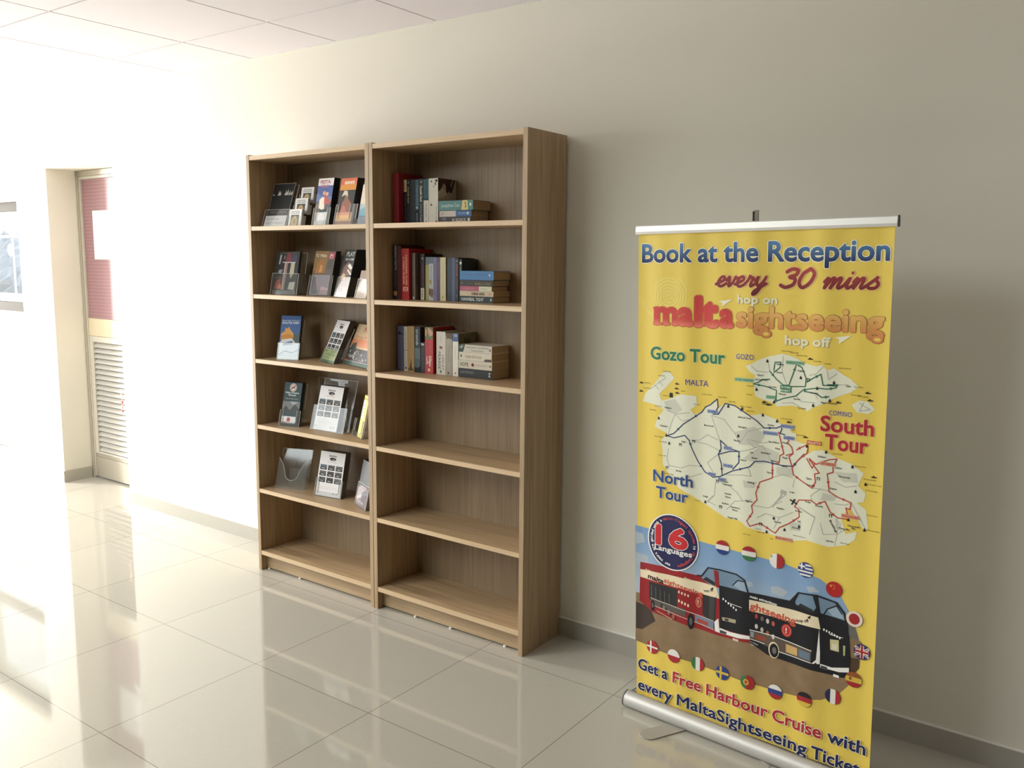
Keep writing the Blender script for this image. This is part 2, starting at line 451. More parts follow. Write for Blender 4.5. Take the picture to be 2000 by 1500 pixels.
b = MB(); b.box(-3.033, -2.60, 0.2035, 0.2075, 1.496, 1.811, mat((246, 246, 244), 0.5, 0, 0.3, 0.0, name='white_paper'))
tag(b.build('paper_notice'), 'blank white paper notice taped to the pink upper panel of the recessed door', 'notice')
b = MB()
b.prism([(-2.835, 1.452), (-2.842, 1.436), (-2.838, 1.424), (-2.70, 1.424), (-2.70, 1.474), (-2.79, 1.478), (-2.80, 1.468), (-2.828, 1.468)], 0.2035, 0.2072, 1, mat((246, 246, 244), 0.5, 0, 0.3, 0.0, name='white_paper'))
for i, v in enumerate(b.v): pass
tag(b.build('torn_label'), 'small torn white label stuck just below the paper notice on the door', 'label')
# a short red and white cord by the louvres
t = thing('hanging_tag', 'thin red and white cord tag hanging in front of the door louvres', 'tag', (-2.752, 0.178, 0.50))
q = MB(); q.tube((0, 0, 0.0), (0.003, 0, 0.16), 0.0016, mat((235, 228, 220), 0.6)); q.build('cord', t)
for zz, rr, cc in ((0.125, 0.008, (214, 150, 130)), (0.105, 0.006, (236, 226, 214)), (0.07, 0.011, (196, 70, 70)), (0.035, 0.007, (226, 170, 150)), (0.012, 0.008, (196, 90, 80))):
    q = MB(); q.prism([(rr*math.cos(2*PI*i/10), zz+rr*math.sin(2*PI*i/10)) for i in range(10)], -0.0035, 0.0035, 1, mat(cc, 0.5)); q.build('bead', t)

# glazed door further along, open air behind it
d2 = bpy.data.objects.new('door_2', None); COL.objects.link(d2); d2.location = (-4.26, 0.08, 0); struct(d2)
GREYF = mat((100, 98, 95), 0.9, 0, 0.05, 0.02, name='grey_door_frame')
q = MB(); q.box(-0.635, 0.635, -0.02, 0.03, 1.823, 1.883, GREYF); q.build('top_rail', d2, 0.003)
q = MB(); q.box(-0.635, 0.635, -0.02, 0.03, 1.125, 1.188, GREYF); q.build('mid_rail', d2, 0.003)
for x in (-0.635, 0.575):
    q = MB(); q.box(x, x+0.06, -0.02, 0.03, 0, 1.822, GREYF)
    if x > 0: q.v = [(v[0]+0.04, v[1], v[2]) for v in q.v]; q.v = [(min(v[0], 0.638), v[1], v[2]) for v in q.v]
    q.build('stile', d2)
q = MB(); q.box(-0.574, 0.574, 0.002, 0.008, 1.19, 1.822, GLASS); q.build('upper_glass', d2)
q = MB(); q.box(-0.574, 0.574, 0.002, 0.008, 0.02, 1.124, GLASS); q.build('lower_glass', d2)

# outside
b = MB(); b.box(-26, 2, 0.31, 24, -0.2, -0.02, mat((226, 224, 218), 0.9, 0, 0.2, 0.05, 2.0, name='pale_paving')); o = b.build('ground'); struct(o)
random.seed(4)
b = MB(); nx, nz = 60, 14
vs = []
for j in range(nz+1):
    for i in range(nx+1):
        x = -16+i*0.13; z = -0.02+1.92*j/nz
        vs.append((x, 3.2+0.5*j/nz+0.09*math.sin(x*7.1+j)+random.uniform(-0.08, 0.08), z+(random.uniform(-0.09, 0.03) if j == nz else 0)))
fs = [(j*(nx+1)+i, j*(nx+1)+i+1, (j+1)*(nx+1)+i+1, (j+1)*(nx+1)+i) for j in range(nz) for i in range(nx)]
b.add(vs, fs, mat((140, 150, 168), 0.9, 0, 0.2, 0.2, 3.0, name='bluish_rock'))
n0 = len(b.v)
b.box(-16, -8.2, 3.9, 4.2, -0.02, 1.7, mat((140, 150, 168), 0.9, 0, 0.2, 0.2, 3.0))
tag(b.build('rock_face'), 'rough bluish grey rock face outside beyond the glazed door', 'rock')
b = MB(); b.box(-16, -8.2, 2.75, 2.95, -0.02, 1.0, mat((244, 243, 240), 0.8, 0, 0.2, 0.03, 3.0))
tag(b.build('garden_wall'), 'low white garden wall outside in front of the bluish rock', 'wall')
WP = mat((250, 250, 250), 0.4, 0, 0.4, 0.0)
b = MB(); b.box(-15, -8.4, 2.84, 2.87, 1.765, 1.80, WP)
for x in (-14, -11.9, -9.2): b.box(x, x+0.04, 2.84, 2.87, 1.0, 1.765, WP)
tag(b.build('white_railing'), 'thin white railing running along the top of the garden wall outside', 'railing')
t = thing('round_sign', 'round white crossed sign on a thin post beyond the glazed door', 'sign', (-9.93, 2.80, 1.0))
q = MB(); q.tube((0.02, 0, 0), (0.02, 0, 0.74), 0.012, WP); q.build('post', t)
q = MB()
R0, R1 = 0.085, 0.055
ring = []
for i in range(24):
    a0, a1 = 2*PI*i/24, 2*PI*(i+1)/24
    q.prism([(R0*math.cos(a0), 0.6+R0*math.sin(a0)), (R0*math.cos(a1), 0.6+R0*math.sin(a1)), (R1*math.cos(a1), 0.6+R1*math.sin(a1)), (R1*math.cos(a0), 0.6+R1*math.sin(a0))], -0.03, -0.02, 1, WP)
for s_ in (1, -1):
    q.prism([(-0.05, 0.6-0.05*s_-0.01), (-0.05, 0.6-0.05*s_+0.01), (0.05, 0.6+0.05*s_+0.01), (0.05, 0.6+0.05*s_-0.01)], -0.03, -0.02, 1, WP)
q.build('sign_ring', t)

# ------------------------------------------------------------------ bookcases
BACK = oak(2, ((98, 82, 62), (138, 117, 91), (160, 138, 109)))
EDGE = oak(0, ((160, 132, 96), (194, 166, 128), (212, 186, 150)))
def bookcase(x0, x1, label, feet):
    t = thing('bookcase', label, 'bookcase', (x0, 0, 0), group=None)
    Wd = x1-x0; D = -0.2687; B = -0.012; T = 0.0205
    def pb(name, a, M, bev=0.0008):
        q = MB(); q.box(*a, M); return q.build(name, t, bev)
    pb('side_panel', (0, T, D, B, 0, 1.979), OAK[2]); pb('side_panel', (Wd-T, Wd, D, B, 0, 1.979), OAK[2])
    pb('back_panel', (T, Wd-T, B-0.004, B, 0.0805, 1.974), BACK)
    def board(name, z0, z1):
        o = pb(name, (T, Wd-T, D+0.0022, B-0.004, z0, z1), OAK[0])
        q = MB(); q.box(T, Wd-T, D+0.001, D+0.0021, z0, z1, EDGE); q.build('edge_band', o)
    for z in (1.656, 1.344, 1.040, 0.724, 0.410): board('shelf', z-0.0185, z)
    board('top_panel', 1.955, 1.974)
    board('bottom_panel', 0.100-0.0205, 0.100)
    pb('plinth', (T, Wd-T, -0.236, -0.216, 0.007, 0.0795), OAK[0])
    for fx in feet:
        q = MB(); q.prism([(fx-x0+0.007*math.cos(2*PI*i/10), -0.234+0.007*math.sin(2*PI*i/10)) for i in range(10)], 0, 0.0075, 2, WHITE); q.build('foot', t)
    return t
bookcase(-0.797, -0.008, 'oak veneer bookcase on the left holding acrylic holders with leaflets', (-0.762, -0.535))
bookcase(-0.0055, 0.787, 'oak veneer bookcase on the right with paperbacks on its upper three shelves', (0.205, 0.40, 0.68))

# ------------------------------------------------------------------ paperbacks
PAGE = mat((160, 143, 115), 0.8, 0, 0.2, 0.12, 300.0, name='yellowed_pages')
SHZ = {1: 1.656, 2: 1.344, 3: 1.040}
GRP = {1: 'books on the top shelf of the right bookcase', 2: 'books on the second shelf of the right bookcase', 3: 'books on the third shelf of the right bookcase'}

def book(shelf, x, sy, t, h, d, col, decor, label, lie=None, cover=(), rz=0.0, tilt=0.0):
    """upright: spine faces the room, left edge at x. lying (lie = height above the shelf): x is the left end"""
    z = SHZ[shelf]
    d = min(d, -sy-0.0175)
    if lie is None: loc, rot = (x, sy, z+0.0003), (0, tilt, rz)
    else: loc, rot = (x+h, sy, z+lie), (0, -PI/2, rz)
    r = thing('book', label, 'book', loc, rot, GRP[shelf])
    c = 0.0012 if lie is not None or t < 0.03 else 0.0016
    cm = mat(tuple(col), 0.42, 0, 0.45, 0.05, 60.0)
    q = MB()
    q.box(0, t, 0, c, 0, h, cm); q.box(0, c, c, d, 0, h, cm); q.box(t-c, t, c, d, 0, h, cm)
    A = Art(); H, T = h*1000, t*1000
    for e in decor:
        k = e[0]
        if k == 'band': A.rect(e[1]*H, 0, e[2]*H, T, ink(*e[3]), 1)
        elif k == 'rect': A.rect(e[1]*H, e[2]*T, e[3]*H, e[4]*T, ink(*e[5]), 2)
        elif k == 'dot': A.ell(e[1]*H, e[2]*T, e[3]*T, e[3]*T, ink(*e[4]), 3, 16)
        elif k == 'poly': A.poly([(p[0]*H, p[1]*T) for p in e[1]], ink(*e[2]), 2)
        elif k == 'text':
            s, u0, u1, vc, vh, cc = e[1:7]
            A.text(s, u0*H, vc*T-vh*T/2, vh*T, ink(*cc), 4, w=(u1-u0)*H, off=e[7] if len(e) > 7 else 0.0)
    q.art(A, lambda u, v, l: (v/1000, -0.00008*l, h-u/1000))
    if cover:
        A = Art()
        for pts, cc in cover: A.poly([(p[0]*d*1000, p[1]*H) for p in pts], ink(*cc), 1+len(A.items))
        q.art(A, lambda u, v, l: (t+0.00008*l, u/1000, v/1000))
    q.build('cover', r)
    q = MB(); q.box(c+0.0001, t-c-0.0001, c+0.0001, d-0.0015, 0.0006, h-0.0008, PAGE); q.build('page_block', r)
    return r
WH = (236, 230, 214); BK = (26, 26, 30); GD = (196, 170, 110)
# top shelf
book(1, .0290, -.165, .0330, .209, .15, (132, 30, 38), [], 'tall plain red hardback first from the left on the top shelf of the right bookcase')
book(1, .0630, -.135, .0155, .183, .115, BK, [('band', 0, .27, (214, 198, 150)), ('text', 'BARBARA TAYLOR', .33, .88, .5, .3, (120, 120, 120)), ('text', 'VINE', .05, .22, .5, .35, (70, 60, 50))], 'thin black paperback with cream top block beside the red hardback')
book(1, .0795, -.135, .0180, .183, .115, (22, 22, 24), [('dot', .07, .5, .22, (130, 130, 130)), ('text', 'Danielle Steel', .17, .52, .5, .42, (200, 180, 110), .01), ('text', 'THE RANCH', .58, .82, .5, .26, (96, 56, 50))], 'black paperback with yellow script title, second black spine on top shelf')
book(1, .0985, -.135, .0280, .182, .115, (30, 42, 46), [('text', 'NIGHT', .1, .3, .5, .2, (60, 80, 84))], 'dark blue-black paperback with hardly any lettering on top shelf')
book(1, .1275, -.135, .0185, .181, .115, (58, 92, 104), [('band', .68, 1, (30, 34, 44)), ('text', 'WILBUR SMITH', .12, .6, .55, .3, (150, 180, 186)), ('dot', .63, .5, .2, (205, 225, 225)), ('text', 'SHOUT', .75, .95, .5, .34, (190, 200, 204))], 'grey-teal paperback with darker foot on top shelf, left of the black one with white title')
book(1, .1470, -.135, .0250, .183, .115, (20, 20, 22), [('dot', .07, .5, .2, (150, 150, 150)), ('text', 'Danielle Steel', .16, .5, .5, .5, (226, 222, 206), .012), ('text', 'Johnny Angel', .55, .95, .5, .3, (196, 196, 196))], 'black paperback with large white title between teal spines on top shelf')
book(1, .1730, -.135, .0270, .180, .115, (214, 210, 196), [('band', 0, .42, (62, 100, 110)), ('band', .42, .47, (40, 64, 72)), ('text', 'VICTORIA', .04, .36, .55, .36, (24, 40, 48), .01), ('text', 'HISLOP', .55, .85, .5, .24, (120, 124, 120)), ('dot', .96, .5, .14, (60, 50, 44))], 'paperback with teal upper half and pale lower half on top shelf')
cov = [([(0, 0), (1, 0), (1, 1), (0, 1)], (176, 164, 146)), ([(0, .62), (.3, .9), (.62, .78), (.8, 1), (0, 1)], (76, 50, 42)), ([(.45, .66), (.75, .78), (.6, .92), (.42, .86)], (58, 40, 34)), ([(.62, .7), (.82, .98), (.95, 1), (.76, .7)], (64, 46, 40)), ([(0, .55), (.3, .6), (.5, .68), (.25, .8), (0, .7)], (206, 194, 176))]
book(1, .2010, -.135, .0500, .182, .115, (216, 209, 192), [('dot', .07, .3, .07, (60, 50, 44)), ('rect', .03, .7, .08, .95, (40, 34, 32)), ('rect', .09, .66, .15, .8, (90, 76, 64)), ('rect', .16, .5, .2, .62, (170, 150, 110)), ('dot', .58, .28, .1, (120, 90, 70)), ('text', 'WITHOUT FAIL', .62, .92, .82, .09, (120, 112, 100)), ('rect', .93, .72, .98, .9, (50, 44, 40))], 'thick off-white paperback with photo cover, last upright on top shelf', cover=cov)
book(1, .2600, -.140, .0260, .166, .11, (38, 34, 34), [('text', 'DIED', .1, .24, .68, .34, (170, 160, 150)), ('text', 'IN SILENCE', .42, .84, .5, .46, (214, 206, 190), .01), ('rect', .9, .3, .96, .75, (226, 222, 214)), ('text', 'ROSE', .08, .26, .22, .3, (150, 140, 130))], 'black paperback at the bottom of the small stack on top shelf', lie=.0005)
book(1, .2605, -.138, .0240, .166, .11, (206, 196, 182), [('band', .52, 1, (74, 112, 160)), ('text', 'JOY', .05, .14, .5, .4, (120, 108, 96)), ('text', 'FIELDING', .6, .84, .5, .3, (200, 210, 224)), ('rect', .86, .3, .92, .7, (214, 226, 240))], 'half white half blue paperback in the middle of the small stack on top shelf', lie=.0270)
book(1, .2600, -.142, .0380, .178, .115, (76, 128, 124), [('band', .70, 1, (96, 142, 130)), ('poly', [(.66, 0), (.86, 0), (.84, 1), (.70, 1)], (222, 206, 138)), ('text', 'Josephine Cox', .07, .62, .52, .36, (206, 226, 216)), ('poly', [(.77, .2), (.80, .25), (.79, .8), (.76, .85), (.78, .5)], (70, 56, 40)), ('rect', .9, .42, .95, .68, (226, 236, 226))], 'teal paperback with yellow patch lying on top of the small stack on top shelf', lie=.0515)
# second shelf
book(2, .0250, -.165, .0260, .228, .15, (44, 44, 48), [('text', 'FREDERICK FORSYTH', .02, .46, .62, .36, (176, 170, 158), .012), ('text', 'ICON', .52, .76, .5, .34, (110, 96, 84)), ('dot', .89, .5, .4, (196, 160, 88)), ('dot', .89, .5, .14, (150, 104, 50))], 'tallest dark hardback with gold emblem at the left end of second shelf')
book(2, .0515, -.165, .0200, .224, .15, (86, 34, 34), [], 'dark maroon hardback squeezed left of the bright red one on second shelf')
book(2, .0750, -.165, .0410, .212, .15, (168, 38, 40), [('text', 'CASSANDRA CLARK', .12, .72, .66, .24, (226, 190, 150), .01), ('text', "A WEIRD MURDER", .16, .7, .3, .22, (226, 190, 150), .01), ('rect', .75, .2, .83, .86, (226, 200, 176)), ('rect', .765, .28, .785, .8, (168, 38, 40)), ('rect', .80, .28, .82, .8, (168, 38, 40))], 'bright red hardback with cream lettering on second shelf')
book(2, .1180, -.150, .0200, .194, .13, (98, 84, 70), [('text', 'HARLAN COBEN', .1, .5, .6, .3, (150, 136, 116)), ('text', 'ORIENT', .55, .75, .5, .26, (126, 110, 94)), ('rect', .93, .3, .98, .7, (200, 200, 200))], 'grey-brown paperback right of the bright red hardback on second shelf')
book(2, .1385, -.130, .0115, .190, .11, (40, 36, 38), [], 'narrow dark paperback left of the one with white label on second shelf')
book(2, .1503-.0005, -.130, .0205, .191, .11, (44, 30, 34), [('dot', .1, .5, .24, (150, 140, 130)), ('text', 'SAVAGE', .24, .7, .55, .5, (130, 50, 56), .01), ('rect', .74, .02, .99, .98, (214, 198, 170)), ('text', 'TIM GREEN', .77, .96, .5, .34, (60, 44, 40), .01)], 'dark maroon paperback with cream label at its foot on second shelf')
book(2, .1710, -.125, .0200, .178, .105, (166, 156, 96), [('band', 0, .18, (116, 124, 130)), ('text', 'FLAMINGO', .3, .8, .5, .2, (190, 180, 130))], 'olive yellow paperback with grey top on second shelf')
book(2, .1915, -.125, .0235, .178, .105, (176, 184, 182), [('band', 0, .15, (106, 122, 136)), ('rect', .52, .1, .62, .6, (176, 150, 90)), ('band', .74, .88, (92, 70, 72)), ('poly', [(.72, 0), (.8, .4), (.9, .2), (.95, .9), (.74, 1)], (118, 96, 90)), ('text', 'MAEVE BINCHY', .2, .68, .5, .24, (120, 130, 130))], 'pale blue-grey paperback with brown figure near its foot on second shelf')
book(2, .2155, -.125, .0190, .177, .105, (126, 116, 142), [('text', 'LIFE EXPECTANCY', .12, .62, .5, .3, (90, 82, 110)), ('text', 'KOONTZ', .66, .92, .5, .36, (80, 72, 104))], 'lighter mauve paperback on second shelf, left of the dark purple one')
book(2, .2350, -.125, .0170, .177, .105, (78, 66, 92), [('text', 'GRISHAM', .1, .5, .5, .46, (140, 126, 150), .01), ('text', 'Theodore', .55, .95, .5, .34, (116, 104, 134))], 'dark purple paperback on second shelf, left of the cream one')
book(2, .2525, -.125, .0300, .177, .105, (206, 194, 150), [('text', 'JODI PICOULT', .1, .8, .5, .12, (186, 172, 124)), ('rect', .89, .35, .95, .62, (176, 156, 90))], 'wide cream paperback with plain spine on second shelf')
book(2, .2830, -.118, .0070, .174, .10, (70, 58, 48), [('rect', .94, .05, .99, .95, (190, 180, 160))], 'very thin brown filler for the dark gap beside the wide cream one on second shelf')  # brown filler added where a dark gap shows between spines
book(2, .2905, -.125, .0240, .176, .105, (34, 42, 54), [('text', 'TOM CLANCY', .06, .5, .6, .26, (90, 104, 124))], 'navy paperback left of the plain blue one on second shelf')
book(2, .3150, -.125, .0165, .176, .105, (72, 84, 116), [], 'slim plain blue paperback on second shelf')
book(2, .3320, -.125, .0180, .174, .105, (36, 32, 34), [('dot', .07, .5, .2, (140, 140, 140)), ('text', 'DEXTER', .14, .42, .5, .42, (176, 104, 84), .012), ('text', 'THE WAY THROUGH', .46, .7, .5, .3, (176, 104, 84)), ('rect', .84, .2, .9, .8, (90, 86, 84))], 'black paperback with orange-red lettering on second shelf')
book(2, .3505, -.122, .0140, .170, .105, (52, 62, 56), [('rect', .06, .2, .12, .95, (226, 220, 206)), ('text', 'EVE', .2, .35, .5, .4, (170, 176, 150))], 'dark green paperback with white tab, last upright on second shelf')
book(2, .3715, -.140, .0240, .166, .11, (42, 54, 54), [('rect', .04, .3, .72, .78, (42, 54, 54)), ('text', 'HANNIBAL TIGHT', .05, .72, .5, .5, (214, 218, 210), .02), ('rect', .92, .3, .96, .72, (190, 196, 190))], 'dark green paperback with white block letters, bottom of the stack on second shelf', lie=.0005)
book(2, .3710, -.142, .0200, .170, .11, (206, 184, 154), [('text', 'DUBLIN GANG', .36, .74, .5, .5, (52, 40, 36), .02), ('text', 'DAN', .86, .95, .5, .28, (150, 120, 100))], 'cream paperback with bold black title, second from the bottom of the second shelf stack', lie=.0250)
book(2, .3710, -.140, .0190, .160, .105, (176, 84, 104), [('band', .6, 1, (216, 212, 184)), ('text', 'WELSH', .1, .45, .5, .4, (206, 140, 150)), ('text', 'Trainspot', .64, .86, .5, .3, (150, 150, 128))], 'half pink half cream paperback in the middle of the second shelf stack', lie=.0455)
book(2, .3710, -.141, .0240, .165, .11, (38, 36, 34), [('dot', .07, .5, .24, (104, 100, 96)), ('text', 'SOLOMON', .2, .42, .42, .3, (120, 112, 96)), ('text', 'GORILLA GOLD', .46, .94, .4, .4, (168, 146, 90), .01)], 'black paperback with gold title under the blue one in the second shelf stack', lie=.0650)
book(2, .3710, -.142, .0350, .171, .11, (66, 120, 172), [('text', 'DOROTHY', .14, .38, .6, .2, (120, 130, 176)), ('text', 'KOOMSON', .5, .72, .6, .2, (120, 130, 176)), ('rect', .86, .42, .9, .66, (196, 220, 236))], 'blue paperback on top of the stack on second shelf', lie=.0895)
# third shelf
book(3, .0330, -.150, .0365, .192, .13, (92, 94, 116), [('poly', [(.12, .3), (.15, .6), (.17, .55), (.17, .95), (.19, .5), (.2, .2), (.15, .15)], (44, 44, 54)), ('band', .17, .19, (70, 72, 86)), ('text', 'SHADOW', .3, .7, .5, .2, (110, 112, 134))], 'slate blue paperback with bare tree picture at the left end of third shelf')
book(3, .0710, -.150, .0200, .190, .13, (202, 194, 178), [('text', 'KATHY LETTE', .12, .5, .5, .34, (100, 94, 84)), ('band', .52, .54, (176, 120, 104)), ('text', 'COURTING', .58, .86, .5, .3, (126, 116, 104)), ('rect', .9, .3, .95, .7, (60, 56, 52))], 'slim white paperback beside the tan one on third shelf')
book(3, .0925, -.150, .0365, .193, .13, (172, 140, 92), [('text', 'ISLE OF DOGS', .2, .5, .5, .13, (150, 118, 72)), ('poly', [(.7, .42), (.76, .5), (.88, .3), (.97, .25), (.97, .75), (.86, .55), (.76, .6)], (84, 60, 36)), ('band', .92, .98, (132, 104, 66))], 'wide tan paperback with small figure on third shelf')
book(3, .1310, -.150, .0320, .192, .13, (44, 58, 64), [('band', .46, .7, (104, 116, 118)), ('band', .7, .9, (86, 98, 104)), ('poly', [(.88, 0), (.9, .5), (.86, 1), (1, 1), (1, 0)], (34, 38, 40)), ('text', 'cromb', .06, .4, .5, .42, (204, 212, 210), .01)], 'dark teal paperback with pale title and misty lower half on third shelf')
book(3, .1660, -.150, .0225, .128, .11, (44, 36, 46), [('poly', [(.02, .1), (.04, .9), (.09, .8), (.1, .4), (.07, .1)], (190, 180, 180)), ('text', 'DEAN KOONTZ', .2, .9, .5, .34, (90, 90, 100))], 'short dark paperback in front of taller neighbours on third shelf')
book(3, .1900, -.150, .0440, .194, .13, (178, 52, 54), [('band', 0, .26, (112, 122, 84)), ('poly', [(0, .4), (.05, .7), (.1, 1), (.16, 1), (.2, .6), (.12, .4)], (206, 160, 146)), ('poly', [(.02, 0), (.08, .3), (.18, .2), (.2, 0)], (196, 150, 90)), ('text', 'Catherine', .3, .56, .66, .2, (206, 110, 104)), ('text', 'Gilligan', .61, .84, .66, .3, (244, 226, 206), .01), ('text', 'Love', .64, .8, .3, .26, (244, 226, 206), .01), ('dot', .92, .5, .16, (230, 190, 140))], 'red paperback with floral top on third shelf')
book(3, .2345, -.135, .0090, .180, .12, (48, 50, 40), [], 'thin dark green filler for the shaded gap between the red one and the thick white one on third shelf')  # dark filler standing in for the shaded gap between spines
book(3, .2440, -.140, .0490, .178, .12, (210, 202, 186), [('text', 'LESLEY', .54, .9, .74, .2, (110, 104, 92)), ('text', 'PEARSE', .47, .88, .34, .26, (72, 66, 60)), ('poly', [(.33, .4), (.36, .3), (.37, .45), (.41, .3), (.39, .55), (.41, .72), (.37, .62), (.34, .74), (.35, .55)], (134, 60, 52)), ('rect', .9, .4, .96, .58, (110, 100, 90)), ('text', 'NO.1 BEST', .1, .24, .5, .12, (180, 172, 160))], 'thick white paperback with small red bloom on third shelf')
book(3, .2940, -.140, .0350, .174, .12, (164, 154, 138), [('poly', [(0, 0), (.14, .2), (.12, .6), (.15, 1), (0, 1)], (104, 92, 72)), ('text', 'TRIGIANI', .3, .66, .5, .16, (136, 126, 110)), ('rect', .92, .3, .97, .6, (96, 88, 80))], 'grey-beige paperback right of the thick white one on third shelf')
cov = [([(0, 0), (1, 0), (1, 1), (0, 1)], (112, 108, 86)), ([(.3, .3), (.62, .34), (.62, .86), (.3, .9)], (84, 84, 68)), ([(.7, .4), (.95, .4), (.95, .9), (.7, .92)], (132, 126, 104))]
book(3, .3315, -.140, .0300, .175, .12, (224, 218, 202), [('band', 0, .19, (92, 108, 146)), ('rect', .02, .2, .08, .8, (150, 164, 190)), ('text', 'Maeve', .3, .6, .5, .24, (206, 200, 184)), ('dot', .93, .5, .14, (140, 136, 128))], 'white paperback with blue top, last upright on third shelf', cover=cov)
book(3, .3640, -.140, .0360, .170, .115, (40, 42, 44), [('text', 'JODI PICOULT', .05, .47, .58, .24, (156, 156, 150)), ('text', 'Z', .9, .96, .5, .4, (206, 206, 200), .03)], 'black paperback at the bottom of the white stack on third shelf', lie=.0005)
book(3, .3640, -.141, .0330, .171, .115, (210, 200, 180), [('text', 'HOPE', .05, .3, .5, .46, (120, 108, 90), .015), ('dot', .43, .5, .22, (126, 40, 34)), ('text', 'FAITH LOVE', .52, .84, .5, .2, (176, 164, 140)), ('rect', .93, .36, .97, .62, (120, 110, 96))], 'white paperback with small red apple in the third shelf stack', lie=.0370)
book(3, .3650, -.140, .0325, .168, .115, (214, 204, 182), [('dot', .07, .5, .16, (116, 106, 94)), ('text', 'Little Girl Lost', .2, .7, .5, .34, (150, 138, 116)), ('poly', [(.76, 0), (.8, .3), (.99, .34), (.99, 0)], (92, 84, 78))], 'cream paperback with grey corner picture in the third shelf stack', lie=.0705)
book(3, .3650, -.142, .0300, .170, .115, (206, 198, 182), [('poly', [(0, 0), (.14, 0), (.2, 1), (0, 1)], (64, 76, 72)), ('poly', [(.02, .6), (.1, .9), (.16, .8), (.08, .4)], (150, 160, 150)), ('text', 'MARGARET DICKINSON', .24, .9, .68, .22, (130, 122, 106)), ('text', 'Twisted Strands', .36, .76, .28, .24, (140, 132, 116)), ('rect', .92, .3, .97, .6, (130, 120, 110))], 'pale paperback with green corner on top of the third shelf stack', lie=.1035, cover=())

# ------------------------------------------------------------------ acrylic holders and leaflets
def lean_map(L):
    s, c = math.sin(math.radians(L)), math.cos(math.radians(L))
    return lambda v: (v[0], v[1]+v[2]*s, v[2]*c)

def holder(x, y, z, rot, lean, w, back, pocket, dep, notch, label, group='acrylic leaflet holders'):
    t = thing('leaflet_holder', label, 'leaflet holder', (x, y, z+0.0003), (0, 0, math.radians(rot)), group)
    P = lean_map(lean); k = 0.0022
    q = MB(); q.box(0, w, dep, dep+k, 0, back, ACRYL)
    e = 0.0012
    q.box(0, w, dep-0.0002, dep+k+0.0002, back, back+e, ACRYL_EDGE); q.box(w, w+e, dep, dep+k, pocket, back, ACRYL_EDGE); q.box(-e, 0, dep, dep+k, pocket, back, ACRYL_EDGE)
    q.v = [P(v) for v in q.v]; q.build('back_panel', t)
    q = MB()
    q.box(0, w, 0, dep, 0, k, ACRYL); q.box(0, k, 0, dep, k, pocket, ACRYL); q.box(w-k, w, 0, dep, k, pocket, ACRYL)
    if notch == 'rect':
        a = min(0.018, w*0.16); bl = pocket*0.28
        q.box(0, a, -k, 0, 0, pocket, ACRYL); q.box(w-a, w, -k, 0, 0, pocket, ACRYL); q.box(a, w-a, -k, 0, 0, bl, ACRYL)
        q.box(w, w+e, -k, 0, 0, pocket, ACRYL_EDGE); q.box(-e, 0, -k, 0, 0, pocket, ACRYL_EDGE); q.box(a, a+e, -k-0.0002, 0, bl, pocket, ACRYL_EDGE); q.box(w-a-e, w-a, -k-0.0002, 0, bl, pocket, ACRYL_EDGE)
    elif notch == 'u':
        cx, r = w/2, w*0.23
        pr = [(0, 0), (w, 0), (w, pocket)]
        pr += [(cx+r+0.018, pocket*0.80)]
        pr += [(cx+r*math.cos(-PI*i/12), pocket*0.52+r*math.sin(-PI*i/12)) for i in range(13)]
        pr += [(cx-r-0.018, pocket*0.80), (0, pocket)]
        q.prism(pr, -k, 0, 1, ACRYL)
        n = len(pr)
        for i in range(2, n-1):
            (x0, z0), (x1, z1) = pr[i], pr[i+1]
            dx, dz = x1-x0, z1-z0; d = math.hypot(dx, dz); nx_, nz_ = -dz/d*e*0.8, dx/d*e*0.8
            q.prism([(x0, z0), (x1, z1), (x1-nx_, z1-nz_), (x0-nx_, z0-nz_)], -k-0.0002, 0.0002, 1, ACRYL_EDGE)
    else:
        q.box(0, w, -k, 0, 0, pocket, ACRYL)
        q.box(0, w, -k-0.0002, 0.0002, pocket, pocket+e, ACRYL_EDGE); q.box(w, w+e, -k, 0, 0, pocket, ACRYL_EDGE); q.box(-e, 0, -k, 0, 0, pocket, ACRYL_EDGE)
    q.v = [P(v) for v in q.v]; q.build('pocket', t)
    if lean > 7 and back > 0.155:
        h = back*0.5; s, c = math.sin(math.radians(lean)), math.cos(math.radians(lean))
        y1 = dep+k+h*s; q = MB()
        q.box(w*0.3, w*0.7, y1, y1+k, 0, h*c-0.002, ACRYL); q.build('rear_strut', t)
    return t

def leaflets(x, y, z, rot, lean, ox, w, h, dep, art, label, edge=(214, 210, 202), lift=0.0028, cat='leaflets', name='leaflet_stack', group=None, oy=0.0008):
    """a stack of leaflets standing in a holder whose corner is (x, y); art(Art, w, h) prints the front"""
    t = bpy.data.objects
    P = lean_map(lean)
    q = MB(); E = mat(tuple(edge), 0.55, 0, 0.3, 0.10, 400.0)
    q.box(0, w, 0, dep, 0, h, E)
    A = Art(); art(A, w*1000, h*1000)
    q.art(A, lambda u, v, l: (u/1000, -0.00007*l, v/1000))
    s, c = math.sin(math.radians(lean)), math.cos(math.radians(lean))
    q.v = [P(v) for v in q.v]
    o = q.build(name)
    r = math.radians(rot); px, py = ox, oy+lift*s/c
    o.location = (x+px*math.cos(r)-py*math.sin(r), y+px*math.sin(r)+py*math.cos(r), z+lift+0.0003)
    o.rotation_euler = (0, 0, r)
    return tag(o, label, cat, group)

